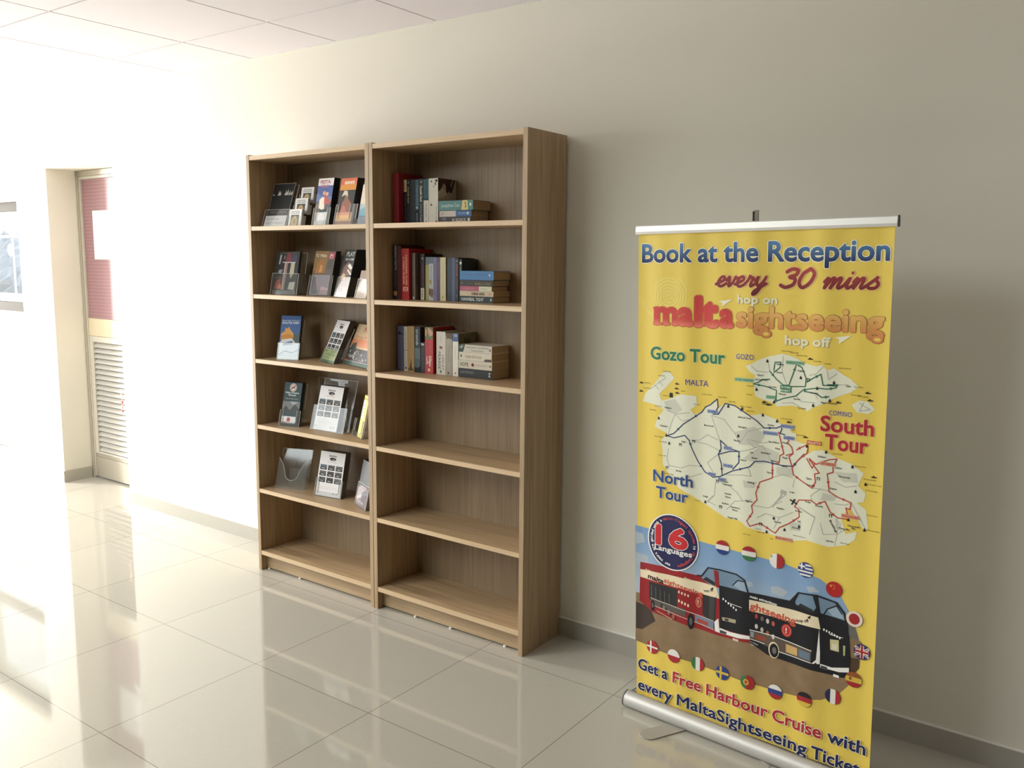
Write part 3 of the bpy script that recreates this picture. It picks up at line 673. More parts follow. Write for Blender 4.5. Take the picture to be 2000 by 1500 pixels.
def a_taste(A, w, h):
    A.rect(0, 0, w, h, ink(168, 168, 164), 1); A.rect(1.6, 1.6, w-1.6, h-1.6, ink(34, 34, 34), 2)  # pale border paints in the bright acrylic edge round the poster
    for x0, hh in ((.06, 8), (.3, 26), (.36, 20), (.62, 24), (.70, 30), (.80, 22), (.90, 20)):
        A.poly([(x0*w-4, h-58), (x0*w+1, h-58+hh*.5), (x0*w+4, h-58+hh), (x0*w+9, h-58+hh*.4), (x0*w+8, h-58)], ink(206, 204, 190), 3)
    A.text('TASTE OF MALTA', w*.1, h*.30, 9, ink(150, 150, 146), 3, w=w*.76)
    A.rect(w*.12, h*.24, w*.7, h*.25, ink(110, 110, 108), 3); A.rect(w*.12, h*.20, w*.6, h*.21, ink(110, 110, 108), 3)
def a_card(A, w, h):
    A.rect(0, 0, w, h, ink(238, 238, 236), 1)
    A.text('For bookings', w*.1, h*.60, 10, ink(150, 150, 152), 2, w=w*.55)
    A.text('Apply to Reception', w*.1, h*.22, 10, ink(150, 150, 152), 2, w=w*.78)
def a_tier(A, w, h):
    A.rect(0, 0, w, h, ink(240, 239, 236), 1)
    A.text('MALTA FALCONRY', w*.18, h-13, 5, ink(90, 88, 86), 2, w=w*.64, off=.02)
    A.text('CENTRE  SIGGIEWI', w*.14, h-21, 5, ink(80, 78, 76), 2, w=w*.72, off=.02)
    A.rect(w*.17, 0, w*.83, h-26, ink(96, 92, 86), 2)
    A.poly([(w*.24, 0), (w*.22, h*.3), (w*.36, h*.52), (w*.5, h*.60), (w*.62, h*.52), (w*.72, h*.3), (w*.72, 0)], ink(206, 178, 128), 3)
    A.poly([(w*.4, h*.1), (w*.38, h*.34), (w*.5, h*.44), (w*.6, h*.3), (w*.56, h*.1)], ink(176, 140, 92), 4)
def a_crew(A, w, h):
    A.rect(0, 0, w, h, ink(90, 92, 96), 1); A.rect(0, h*.84, w, h, ink(228, 222, 220), 2)
    A.rect(0, h*.56, w, h*.84, ink(78, 98, 156), 2); A.poly([(0, h*.56), (0, h*.70), (w*.3, h*.62), (w, h*.6), (w, h*.5), (0, h*.5)], ink(104, 122, 170), 3)
    A.text('FESTA', w*.14, h*.885, 15, ink(170, 84, 96), 4, w=w*.64, off=.03); A.text('FOLK', w*.2, h*.80, 13, ink(186, 104, 112), 4, w=w*.52, off=.03)
    A.poly([(w*.24, h*.36), (w*.22, h*.54), (w*.4, h*.6), (w*.55, h*.58), (w*.6, h*.34), (w*.44, h*.32)], ink(238, 226, 208), 4)
    A.poly([(w*.55, h*.44), (w*.5, h*.66), (w*.62, h*.70), (w*.72, h*.58), (w*.95, h*.52), (w*.92, h*.44)], ink(186, 92, 80), 5)
    A.ell(w*.48, h*.68, w*.1, w*.1, ink(206, 160, 136), 6, 14); A.ell(w*.68, h*.66, w*.09, w*.09, ink(214, 176, 150), 6, 14)
    A.poly([(0, 0), (0, h*.4), (w*.2, h*.48), (w*.3, h*.3), (w*.2, 0)], ink(128, 122, 112), 3)
    A.rect(w*.3, h*.12, w*.75, h*.34, ink(58, 74, 74), 3)
    A.rect(w*.06, 0, w*.82, h*.27, ink(214, 214, 212), 6); A.ell(w*.45, h*.13, w*.24, w*.24, ink(232, 232, 232), 7, 20)
def a_knight(A, w, h):
    A.rect(0, 0, w, h, ink(58, 56, 54), 1)
    A.rect(0, h*.74, w, h, ink(222, 150, 70), 2); A.rect(0, h*.86, w, h, ink(218, 116, 76), 3)
    A.text('GRANDMASTER', w*.24, h*.87, 13, ink(244, 226, 200), 4, w=w*.62, off=.03)
    for k in range(5): A.rect(0, h*(.5+.04*k), w*.95, h*(.503+.04*k), ink(110, 116, 116), 2)
    A.poly([(w*.2, h*.26), (w*.22, h*.44), (w*.38, h*.54), (w*.42, h*.66), (w*.58, h*.66), (w*.62, h*.54), (w*.84, h*.46), (w*.86, h*.26)], ink(152, 104, 84), 4)
    A.poly([(w*.18, h*.60), (w*.3, h*.73), (w*.52, h*.72), (w*.56, h*.60), (w*.4, h*.64)], ink(214, 206, 186), 5)
    A.poly([(w*.36, h*.42), (w*.5, h*.38), (w*.6, h*.26), (w*.2, h*.26)], ink(188, 128, 116), 5)
    A.rect(0, 0, w, h*.26, ink(232, 190, 140), 3); A.rect(0, 0, w, h*.07, ink(168, 128, 108), 4); A.rect(0, h*.2, w, h*.26, ink(214, 158, 138), 4)
def a_sea(A, w, h):
    A.rect(0, 0, w, h, ink(186, 198, 204), 1); A.rect(0, h*.5, w, h, ink(226, 214, 196), 2)
    A.poly([(0, 0), (0, h*.36), (w*.6, h*.44), (w, h*.4), (w, 0)], ink(136, 176, 190), 3); A.poly([(0, 0), (0, h*.18), (w, h*.22), (w, 0)], ink(150, 160, 172), 4)
    A.text('BLUE LAGOON', w*.1, h*.16, 8, ink(70, 84, 110), 5, w=w*.7)
def a_dinner(A, w, h):
    A.rect(0, 0, w, h, ink(38, 38, 38), 1)
    A.text('AN EVENING OF MUSIC', w*.12, h*.94, 6, ink(110, 106, 102), 2, w=w*.74)
    A.poly([(w*.42, h*.74), (w*.47, h*.97), (w*.62, h*.97), (w*.66, h*.74)], ink(124, 50, 58), 2)
    A.poly([(w*.66, h*.74), (w*.64, h*.92), (w*.9, h*.92), (w*.9, h*.74)], ink(60, 58, 78), 2)
    A.rect(w*.3, h*.735, w*.86, h*.755, ink(206, 196, 190), 3)
    A.poly([(w*.14, h*.70), (w*.17, h*.92), (w*.24, h*.92), (w*.2, h*.70)], ink(176, 172, 164), 3); A.poly([(w*.34, h*.82), (w*.35, h*.9), (w*.4, h*.9), (w*.38, h*.82)], ink(126, 124, 120), 3)
    A.poly([(w*.36, h*.1), (w*.4, h*.735), (w*.55, h*.735), (w*.5, h*.1)], ink(140, 116, 108), 3); A.poly([(w*.39, h*.1), (w*.42, h*.735), (w*.46, h*.735), (w*.43, h*.1)], ink(190, 170, 160), 4)
    A.poly([(w*.66, h*.5), (w*.68, h*.735), (w*.84, h*.735), (w*.84, h*.5), (w*.72, h*.36)], ink(178, 168, 140), 4)
    A.poly([(w*.15, h*.52), (w*.2, h*.57), (w*.35, h*.58), (w*.3, h*.5), (w*.22, h*.48)], ink(140, 142, 138), 4)
    A.poly([(w*.06, h*.12), (w*.12, h*.32), (w*.3, h*.36), (w*.36, h*.12)], ink(150, 72, 52), 3); A.poly([(w*.18, h*.12), (w*.25, h*.24), (w*.34, h*.22), (w*.36, h*.12)], ink(196, 110, 74), 4)
    A.text('CAMILLE', w*.06, h*.36, 9, ink(130, 98, 92), 5, w=w*.4)
    A.poly([(w*.66, h*.12), (w*.7, h*.28), (w*.94, h*.3), (w*.92, h*.1)], ink(182, 176, 160), 4)
    A.rect(0, 0, w, h*.09, ink(112, 108, 102), 5)
def a_gold(A, w, h):
    A.rect(0, 0, w, h, ink(118, 98, 72), 1); A.poly([(0, h*.55), (0, h), (w*.66, h), (w*.6, h*.5)], ink(152, 120, 74), 2)
    A.rect(w*.66, 0, w, h, ink(112, 104, 100), 3); A.rect(w*.68, h*.82, w*.97, h*.97, ink(196, 92, 104), 4)
    A.ell(w*.82, h*.89, w*.085, w*.085, ink(232, 186, 188), 5, 16); A.rect(w*.79, h*.86, w*.86, h*.89, ink(170, 60, 74), 6)
    for k in range(6): A.rect(w*.7, h*(.60+.035*k), w*.94, h*(.61+.035*k), ink(70, 66, 64), 4)
    A.text('Ta’ Malta', w*.04, h*.87, 13, ink(232, 222, 196), 5, w=w*.54, off=.02)
    A.poly([(w*.12, h*.5), (w*.2, h*.72), (w*.34, h*.82), (w*.46, h*.78), (w*.56, h*.6), (w*.52, h*.5)], ink(178, 118, 66), 4)
    A.poly([(w*.3, h*.52), (w*.36, h*.7), (w*.46, h*.66), (w*.44, h*.52)], ink(208, 156, 92), 5)
    A.rect(0, 0, w*.92, h*.46, ink(150, 142, 148), 6); A.poly([(w*.1, h*.03), (w*.08, h*.42), (w*.22, h*.4), (w*.4, h*.03)], ink(120, 112, 116), 7); A.poly([(w*.5, h*.02), (w*.55, h*.2), (w*.9, h*.16), (w*.9, h*.02)], ink(190, 164, 166), 7)
def a_comic(A, w, h):
    A.rect(0, 0, w, h, ink(44, 42, 42), 1); A.text('PLAY', w*.22, h*.86, 20, ink(190, 188, 184), 2, w=w*.7, off=.03); A.text('3D LIVE', w*.2, h*.77, 9, ink(220, 218, 214), 2, w=w*.72, off=.02)
    A.poly([(w*.15, h*.45), (w*.2, h*.64), (w*.5, h*.74), (w*.85, h*.68), (w*.98, h*.5), (w*.7, h*.44)], ink(126, 96, 82), 2)
    A.poly([(w*.5, h*.66), (w*.7, h*.7), (w*.96, h*.62), (w*.9, h*.57), (w*.7, h*.6)], ink(226, 222, 214), 3); A.poly([(w*.55, h*.56), (w*.62, h*.58), (w*1, h*.48), (w*.96, h*.45)], ink(226, 222, 214), 3)
    A.rect(0, 0, w, h*.42, ink(142, 130, 116), 2); A.poly([(w*.1, h*.42), (w*.3, h*.5), (w*.5, h*.46), (w*.5, h*.36), (w*.2, h*.34)], ink(206, 176, 140), 4); A.text('CINEMA', w*.15, h*.22, 10, ink(90, 78, 74), 3, w=w*.7); A.rect(w*.1, h*.1, w*.5, h*.17, ink(100, 96, 100), 3)
def a_brown(A, w, h):
    A.rect(0, 0, w, h, ink(120, 92, 64), 1); A.poly([(0, h*.2), (w, h*.5), (w, h*.56), (0, h*.26)], ink(196, 176, 142), 2); A.poly([(0, h*.1), (w, h*.36), (w, h*.39), (0, h*.13)], ink(176, 150, 112), 2)
def a_route(A, w, h):
    A.rect(0, 0, w, h, ink(70, 104, 160), 1); A.rect(0, h*.92, w, h, ink(58, 92, 150), 2)
    A.text('Malta Public Transport', w*.06, h*.87, 6, ink(226, 234, 244), 2, w=w*.86); A.text('ROUTE MAP', w*.07, h*.81, 9, ink(240, 244, 248), 2, w=w*.84, off=.015)
    A.poly([(w*.05, h*.5), (w*.05, h*.58), (w*.22, h*.64), (w*.26, h*.72), (w*.36, h*.70), (w*.42, h*.75), (w*.5, h*.68), (w*.66, h*.60), (w*.7, h*.52), (w*.5, h*.46)], ink(222, 164, 84), 3)
    A.poly([(w*.05, h*.44), (w*.05, h*.54), (w*.4, h*.58), (w*.8, h*.52), (w*.8, h*.44)], ink(206, 140, 58), 4)
    A.poly([(w*.66, h*.35), (w*.7, h*.56), (w, h*.60), (w, h*.33)], ink(86, 96, 92), 4)
    A.poly([(0, 0), (0, h*.38), (w*.12, h*.42), (w*.3, h*.36), (w*.6, h*.4), (w, h*.36), (w, 0)], ink(206, 212, 216), 5)
    A.poly([(w*.08, h*.30), (w*.1, h*.44), (w*.6, h*.48), (w*.78, h*.40), (w*.76, h*.32), (w*.2, h*.26)], ink(216, 222, 226), 6); A.poly([(w*.18, h*.30), (w*.2, h*.37), (w*.66, h*.42), (w*.7, h*.34)], ink(86, 102, 132), 7)
    A.poly([(w*.05, h*.12), (w*.3, h*.2), (w*.7, h*.16), (w*.95, h*.22), (w*.95, h*.19), (w*.7, h*.13), (w*.3, h*.17), (w*.05, h*.09)], ink(120, 136, 160), 6)
    A.rect(0, h*.08, w, h*.09, ink(150, 160, 170), 7)
def nine(A, w, h, low):
    A.rect(0, 0, w, h, ink(236, 233, 232), 1)
    A.text('BAHIA', w*.36, h*.89, 8, ink(62, 56, 58), 2, w=w*.30, off=.03)
    A.poly([(w*.38, h*.85), (w*.46, h*.88), (w*.62, h*.87), (w*.66, h*.83), (w*.55, h*.80), (w*.42, h*.81)], ink(52, 46, 48), 3); A.poly([(w*.48, h*.83), (w*.6, h*.84), (w*.55, h*.81)], ink(206, 176, 170), 4)
    A.text('boat trips', w*.34, h*.765, 4.5, ink(150, 146, 146), 2, w=w*.34)
    cs = [(92, 108, 120), (84, 82, 80), (104, 104, 104), (96, 98, 98), (70, 66, 66), (92, 88, 86), (84, 84, 84), (60, 58, 58), (110, 108, 106)]
    for j in range(3):
        for i in range(3):
            x0, y0 = w*(.05+.315*i), h*(.585-.14*j)
            c = cs[j*3+i]; A.rect(x0, y0, x0+w*.27, y0+h*.115, ink(*c), 2)
            A.poly([(x0, y0), (x0, y0+h*.05), (x0+w*.1, y0+h*.075), (x0+w*.2, y0+h*.04), (x0+w*.27, y0+h*.06), (x0+w*.27, y0)], ink(*[int(v*.62) for v in c]), 3)
            A.poly([(x0+w*.04, y0+h*.03), (x0+w*.09, y0+h*.05), (x0+w*.2, y0+h*.035), (x0+w*.18, y0+h*.02)], ink(176, 174, 170), 4)
    if low == 'green':
        A.rect(0, 0, w, h*.30, ink(186, 196, 140), 5); A.rect(0, 0, w, h*.05, ink(96, 134, 96), 6); A.text('DISCOVER GOZO', w*.12, h*.16, 9, ink(96, 130, 76), 6, w=w*.76, off=.02)
        random.seed(7)
        for k in range(26): x0, y0 = random.uniform(.06, .9)*w, random.choice((.09, .24))*h+random.uniform(-4, 4); A.rect(x0, y0, x0+4, y0+6, ink(*random.choice([(86, 66, 50), (150, 120, 70), (66, 80, 60), (190, 150, 90)])), 7)
    else:
        for u in (.08, .72, .84): A.ell(w*u, h*.08, w*.04, w*.04, ink(196, 192, 192), 3, 12)
        A.rect(w*.1, h*.16, w*.9, h*.168, ink(206, 202, 202), 3); A.rect(w*.1, h*.2, w*.8, h*.206, ink(206, 202, 202), 3)
def a_nine(A, w, h): nine(A, w, h, '')
def a_nine_g(A, w, h): nine(A, w, h, 'green')
def a_falcon(A, w, h):
    A.rect(0, 0, w, h, ink(196, 172, 138), 1); A.rect(0, h*.45, w, h*.64, ink(212, 140, 104), 2); A.rect(0, h*.64, w, h*.78, ink(206, 178, 140), 3)
    A.text('FIESTA', w*.34, h*.83, 20, ink(186, 84, 64), 4, w=w*.58, off=.03); A.text('Shop & Dine', w*.1, h*.66, 12, ink(176, 90, 70), 4, w=w*.8)
    A.rect(0, 0, w, h*.40, ink(72, 72, 72), 3); A.rect(0, 0, w, h*.07, ink(92, 122, 104), 5); A.poly([(0, h*.28), (w*.08, h*.52), (w*.22, h*.56), (w*.3, h*.3)], ink(74, 80, 78), 6)
    random.seed(3)
    for k in range(46):
        x0, y0 = random.uniform(.02, .94)*w, random.uniform(.07, .36)*h; s_ = random.uniform(4, 13)
        A.poly([(x0, y0), (x0+s_, y0+2), (x0+s_*.8, y0+s_*.9), (x0+s_*.2, y0+s_)], ink(*random.choice([(150, 148, 146), (108, 106, 104), (196, 192, 186), (50, 48, 50), (160, 120, 110)])), 6+k % 3)
    A.text('kamil', w*.1, h*.18, 16, ink(220, 214, 208), 9, w=w*.22); A.poly([(0, h*.1), (w*.1, h*.16), (w*.12, h*.08), (w*.02, h*.06)], ink(170, 66, 60), 9)
def a_aviation(A, w, h):
    A.rect(0, 0, w, h, ink(60, 76, 80), 1); A.ell(w*.5, h*.885, w*.2, w*.2, ink(214, 206, 200), 2, 24); A.ell(w*.5, h*.885, w*.17, w*.17, ink(176, 82, 76), 3, 24); A.ell(w*.5, h*.885, w*.145, w*.145, ink(222, 214, 206), 4, 24)
    A.line([(w*.4, h*.85), (w*.6, h*.92)], 5, ink(110, 50, 48), 5); A.line([(w*.42, h*.905), (w*.58, h*.865)], 3.5, ink(70, 60, 62), 6)
    A.text('Malta Aviation', w*.1, h*.745, 8, ink(222, 226, 226), 2, w=w*.76, off=.02); A.text('Museum', w*.28, h*.69, 8, ink(222, 226, 226), 2, w=w*.42, off=.02); A.text('"flying through history"', w*.12, h*.615, 5, ink(190, 196, 196), 2, w=w*.76)
    A.rect(0, h*.22, w, h*.56, ink(120, 124, 124), 2); A.poly([(0, h*.34), (w*.2, h*.46), (w*.45, h*.36), (w*.7, h*.5), (w, h*.4), (w, h*.3), (0, h*.28)], ink(76, 80, 80), 3); A.poly([(w*.4, h*.56), (w*.6, h*.48), (w*.9, h*.56)], ink(170, 174, 174), 4); A.rect(0, h*.22, w, h*.30, ink(66, 82, 84), 4)
    A.rect(w*.04, h*.06, w*.84, h*.215, ink(226, 226, 228), 5); A.ell(w*.44, h*.14, w*.11, w*.11, ink(190, 110, 110), 6, 16); A.line([(w*.38, h*.12), (w*.5, h*.16)], 3, ink(70, 60, 80), 7); A.rect(w*.04, h*.06, w*.36, h*.09, ink(214, 150, 150), 6)
def a_yellow(A, w, h):
    A.rect(0, 0, w, h, ink(214, 200, 62), 1); A.rect(0, h*.9, w, h*.93, ink(150, 136, 50), 2); A.poly([(0, h*.45), (0, h*.88), (w*.5, h*.86), (w*.34, h*.42)], ink(232, 230, 210), 2)
    for k in range(4): A.rect(w*.1, h*(.5+.08*k), w*.26, h*(.54+.08*k), ink(70, 64, 50), 3)
    for k in range(7): A.rect(w*.05, h*(.08+.05*k), w*.8, h*(.09+.05*k), ink(170, 154, 46), 2)
def a_plum(A, w, h):
    A.rect(0, 0, w, h, ink(26, 28, 30), 1); A.rect(0, 0, w, h*.46, ink(124, 104, 112), 2); A.poly([(0, h*.36), (w*.3, h*.46), (w*.8, h*.46), (w*.4, h*.2), (0, h*.12)], ink(172, 146, 150), 3); A.poly([(w*.5, 0), (w*.4, h*.3), (w*.7, h*.4), (w, h*.3), (w, 0)], ink(92, 76, 88), 4); A.text('MASK', w*.12, h*.06, 12, ink(220, 204, 206), 5, w=w*.6)
GH = 'acrylic leaflet holders on the left bookcase'
DK = (34, 32, 33)
z1, z2, z3, z4, z5 = 1.656, 1.344, 1.040, 0.724, 0.410
# top shelf of the left bookcase
holder(-.758, -.222, z1, 0, 19, .172, .200, .082, .018, 'full', 'clear acrylic holder at the left end of the top leaflet shelf', GH)
leaflets(-.758, -.222, z1, 0, 19, .012, .148, .208, .005, a_taste, 'black upright leaflets with pale figures at left end of top leaflet shelf', (120, 118, 114), oy=.006)
leaflets(-.758, -.222, z1, 0, 19, .010, .150, .050, .0012, a_card, 'white booking card tucked in front of the black leaflets on top shelf', cat='card', name='info_card', oy=.0012)
t = thing('tiered_holder', 'clear three-step card holder between black and blue leaflets on top shelf', 'leaflet holder', (-.574, -.228, z1+.0003), group=GH)
P = lean_map(12)
for k in range(3):
    q = MB(); q.box(0, .096, -.002, 0, .052*k, .052*k+(.028 if k else .045), ACRYL); q.box(0, .096, .020, .022, .052*k, .052*k+.058, ACRYL); q.box(0, .096, 0, .020, .052*k, .052*k+.002, ACRYL)
    q.box(.0965, .0977, -.002, .022, .052*k, .052*k+.045, ACRYL_EDGE); q.box(-.0012, 0, -.002, .001, .052*k, .052*k+.045, ACRYL_EDGE)
    q.v = [(v[0], v[1]+.026*k, v[2]) for v in map(P, [(a, b_, c) for a, b_, c in q.v])]; q.v = [(v[0], v[1]-0.0, v[2]) for v in q.v]; q.build('step', t)
for a_ in (0, .094):
    q = MB(); q.box(a_, a_+.002, 0, .085, 0, .02, ACRYL); q.build('side_rail', t)
for k, nm in enumerate(('lowest', 'middle', 'topmost')):
    s12, c12 = math.sin(math.radians(12)), math.cos(math.radians(12))
    leaflets(-.574, -.228+.026*k+.052*k*s12, z1+.052*k*c12, 0, 12, .006, .084, .074, .012, a_tier, 'white cards with golden picture on the %s step of the three-step holder' % nm, group='cards in the tiered holder', cat='cards', name='card_stack')
holder(-.412, -.222, z1, 0, 12, .108, .185, .080, .042, 'rect', 'clear acrylic holder of the blue-topped folk leaflets on top shelf', GH)
leaflets(-.412, -.222, z1, 0, 12, .006, .098, .208, .036, a_crew, 'tall leaflets with blue sky and costumed figures on top shelf', DK)
holder(-.272, -.222, z1, 0, 14, .106, .180, .092, .046, 'rect', 'clear acrylic holder of the orange-headed leaflets on top shelf', GH)
leaflets(-.272, -.222, z1, 0, 14, .004, .098, .204, .042, a_knight, 'dark leaflets with orange heading and sunset foot on top shelf', DK)
holder(-.150, -.230, z1, 0, 14, .108, .150, .090, .040, 'rect', 'clear acrylic holder half hidden behind the panel at right end of top shelf', GH)
leaflets(-.150, -.230, z1, 0, 14, .030, .072, .170, .030, a_sea, 'pale blue leaflets half hidden at the right end of the top leaflet shelf')
# second
holder(-.731, -.205, z2, 0, 11, .184, .195, .100, .035, 'full', 'wide clear holder at the left end of the second leaflet shelf', GH)
leaflets(-.731, -.205, z2, 0, 11, .010, .162, .200, .014, a_dinner, 'dark music poster leaflets at left end of second leaflet shelf', (60, 58, 56))
holder(-.519, -.165, z2, 4, 15, .142, .190, .096, .040, 'rect', 'clear holder with thick white frame front in the middle of second shelf', GH)
leaflets(-.519, -.165, z2, 4, 15, .008, .126, .206, .034, a_gold, 'brown and gold leaflets with pink square on second leaflet shelf', (70, 64, 60))
holder(-.338, -.165, z2, -13, 16, .104, .170, .090, .070, 'full', 'clear deep holder packed with black-sided leaflets on second shelf', GH)
leaflets(-.338, -.165, z2, -13, 16, .004, .096, .214, .064, a_comic, 'thick stack of black and white leaflets on second leaflet shelf', (22, 26, 30))
holder(-.160, -.212, z2, -18, 15, .106, .150, .085, .028, 'full', 'clear holder peeping out by the divider at right end of second shelf', GH)
leaflets(-.160, -.212, z2, -18, 15, .006, .094, .120, .020, a_brown, 'brown leaflets half hidden by the divider on second leaflet shelf', (150, 130, 104))
# third
holder(-.684, -.216, z3, 25, 16, .108, .190, .080, .026, 'full', 'clear holder of the blue route map at left of third shelf', GH)
leaflets(-.684, -.216, z3, 25, 16, .004, .099, .208, .022, a_route, 'blue route map leaflets standing alone at left of third shelf', (64, 64, 70))
holder(-.480, -.130, z3, -20, 25, .154, .170, .070, .034, 'full', 'strongly tilted clear holder of white photo leaflets on third shelf', GH)
leaflets(-.480, -.130, z3, -20, 25, .004, .146, .206, .028, a_nine_g, 'white nine-photo leaflets with green foot tilted on third shelf', (60, 54, 54))
holder(-.322, -.135, z3, -19, 24, .254, .150, .020, .016, 'full', 'low clear holder under the wide picture brochures on third shelf', GH)
leaflets(-.322, -.135, z3, -19, 24, .003, .246, .192, .011, a_falcon, 'wide picture brochures leaning at the right end of third shelf', (222, 216, 200))
# fourth
holder(-.680, -.219, z4, 13, 14, .114, .200, .078, .030, 'rect', 'clear holder of dark green aviation leaflets on fourth shelf', GH)
leaflets(-.680, -.219, z4, 13, 14, .006, .100, .206, .026, a_aviation, 'dark green aviation museum leaflets at left of fourth shelf', (48, 56, 58))
holder(-.600, -.064, z4, 0, 4, .200, .220, .090, .016, 'full', 'empty clear holder at the back of fourth shelf between two stacks', GH)
holder(-.500, -.182, z4, 2, 16, .212, .238, .115, .036, 'full', 'large clear holder with tall back round white leaflets on fourth shelf', GH)
leaflets(-.500, -.182, z4, 2, 16, .018, .150, .206, .030, a_nine, 'white nine-photo leaflets in large clear holder on fourth shelf', (84, 76, 74))
holder(-.245, -.158, z4, -25, 13, .122, .165, .080, .034, 'rect', 'clear holder of bent yellow leaflets by the divider on fourth shelf', GH)
leaflets(-.245, -.158, z4, -25, 13, .060, .056, .190, .010, a_yellow, 'bright yellow leaflets half hidden by the divider on fourth shelf')
# fifth
holder(-.729, -.215, z5, 20, 21, .160, .190, .150, .026, 'u', 'empty clear holder with curved cut-out at left of fifth shelf', GH)
holder(-.480, -.185, z5, 7, 14, .158, .180, .085, .044, 'rect', 'clear holder of white photo leaflets on fifth shelf', GH)
leaflets(-.480, -.185, z5, 7, 14, .005, .148, .208, .038, a_nine, 'white nine-photo leaflets in the middle of fifth shelf', (96, 88, 86))
holder(-.221, -.172, z5, -25, 12, .140, .150, .105, .030, 'full', 'clear holder of dark leaflets by the divider on fifth shelf', GH)
leaflets(-.221, -.172, z5, -25, 12, .004, .132, .205, .024, a_plum, 'black-topped leaflets with purple picture foot by the divider on fifth shelf', (28, 30, 32))

# ------------------------------------------------------------------ roll-up banner stand (print laid out in mm on the banner sheet)
bs = thing('banner_stand', 'yellow roll-up sightseeing banner stand on the floor right of the bookcases', 'banner stand', (1.3117, -0.3278, 0), (0, 0, -0.0829))
lean_, roll_ = -0.0233, 0.0143
U0 = Vector((0, math.sin(lean_), math.cos(lean_))); X0 = Vector((1, 0, 0))
BX = X0*math.cos(roll_)+U0*math.sin(roll_); BU = U0*math.cos(roll_)-X0*math.sin(roll_); BF = BX.cross(BU)
def on_banner(s, t, l): return BX*(s/1000)+BU*(t/1000)+BF*(0.00011*l)
WB, HB = 781, 1600
A = Art()
YEL = mat((228, 200, 88), 0.42, 0, 0.4, 0.03, 5.0, name='yellow_banner_vinyl')
A.rect(0, 41, WB, HB, YEL, 0)
WO = ink(244, 238, 214); NAVY = ink(36, 44, 84); RED = ink(178, 48, 52); MAP = ink(224, 224, 200); ROAD = ink(176, 176, 162); MAPD = ink(200, 200, 182)
BLK = ink(34, 32, 36); GRN = ink(46, 116, 78); BLU = ink(52, 76, 130); PUR = ink(84, 52, 104); WHT = ink(236, 234, 226)
def TX(t, a, b, h, M, off=0.03, l=6, oM=None, oo=0.035, shear=0.0):
    y = (a[1]+b[1])/2; w = b[0]-a[0]
    if oM: A.text(t, a[0], y, h, oM, l, w=w, off=off+oo, shear=shear)
    A.text(t, a[0], y, h, M, l+1, w=w, off=off, shear=shear)
def SM(t, p, M=BLK, h=5.0, off=0.01, l=9, align='L', w=None): A.text(t, p[0], p[1], h, M, l, off=off, align=align, w=w)
def PL(pts, M, l): A.poly(pts, M, l)
HEAD = grad('heading_blue', [(1.490, (26, 36, 66)), (1.515, (38, 56, 96)), (1.565, (86, 126, 166))])
SCRIPT = grad('script_red', [(1.420, (96, 30, 34)), (1.49, (164, 62, 56))])
MRED = grad('malta_red', [(1.312, (226, 130, 108)), (1.335, (204, 70, 62)), (1.40, (196, 62, 58))])
ORA = grad('sightseeing_orange', [(1.26, (190, 116, 74)), (1.33, (210, 142, 80)), (1.37, (224, 178, 100))])
TX('Book at the Reception', (14.7, 1512.4), (769.4, 1506.8), 54, HEAD, 0.03, 6, WO, 0.028)
def BR2(t, a, b, xh, wd):
    y = (a[1]+b[1])/2
    A.brush(t, a[0], y, xh, b[0]-a[0], ink(232, 190, 130), 6, wd+4.5); A.brush(t, a[0], y, xh, b[0]-a[0], SCRIPT, 7, wd)
BR2('every', (277.6, 1437.6), (431.9, 1436.9), 27, 9.0); BR2('30', (473.5, 1435.8), (566.9, 1435.4), 28, 10.5); BR2('mins', (602.5, 1435.8), (750.6, 1435.4), 27, 9.0)
# pale spiral behind the name
c0 = (112.4, 1404.1); sp = []
for i in range(150):
    a = i*0.26; r = 3+a*1.62
    sp.append((c0[0]+r*math.cos(a), c0[1]+r*math.sin(a)))
A.line(sp, 2.4, ink(238, 222, 134), 2)
A.line([(72.1, 1338.0), (36.3, 1354.4), (23.3, 1380.5), (16.5, 1389.1)], 2.4, ink(238, 222, 134), 2)
A.line([(16.5, 1389.1), (12.9, 1375.8), (31.2, 1352.1), (64.6, 1329.0)], 2.0, ink(238, 222, 134), 2)
# name in fat slab letters
def slab(x, y, w, h): A.rect(x-2.0, y-2.0, x+w+2.0, y+h+2.0, ink(206, 92, 70), 7); A.rect(x, y, x+w, y+h, MRED, 9)
TX('ma', (64.7, 1315.0), (196.0, 1317.6), 74, MRED, 0.036, 8, ink(206, 92, 70), 0.022)
TX('lt', (209.3, 1315.6), (278.2, 1318.4), 84, MRED, 0.05, 8, ink(206, 92, 70), 0.022)
TX('a', (291.0, 1316.5), (329.7, 1316.4), 72, MRED, 0.036, 8, ink(206, 92, 70), 0.022)
for X0_, X1_, Yb in (((58.1, 1314.8), (88.4, 1316.0), 0), ((98.4, 1315.5), (118.3, 1316.3), 0), ((126.2, 1315.7), (147.8, 1316.6), 0), ((204.6, 1316.3), (237.5, 1317.6), 0)):
    slab(X0_[0], X0_[1]-1, X1_[0]-X0_[0], 5)
q_ = (202.3, 1400.7); slab(q_[0], q_[1]-5, 12, 5); q_ = (58.7, 1367.3); slab(q_[0], q_[1]-5, 14, 5)
SOUT = ink(170, 84, 58)
TX('sightseeing', (344.4, 1314.6), (762.7, 1322.8), 60, ORA, 0.036, 8, SOUT, 0.012)
for ch, ga in (('g', (437.6, 1306.5)), ('g', (750.3, 1306.0))):
    A.ell(ga[0]-2, ga[1]-6, 17, 12, SOUT, 8); A.ell(ga[0]-2, ga[1]-6, 15.6, 10.6, ORA, 10); A.ell(ga[0]-2, ga[1]-6, 9, 5, YEL, 11)
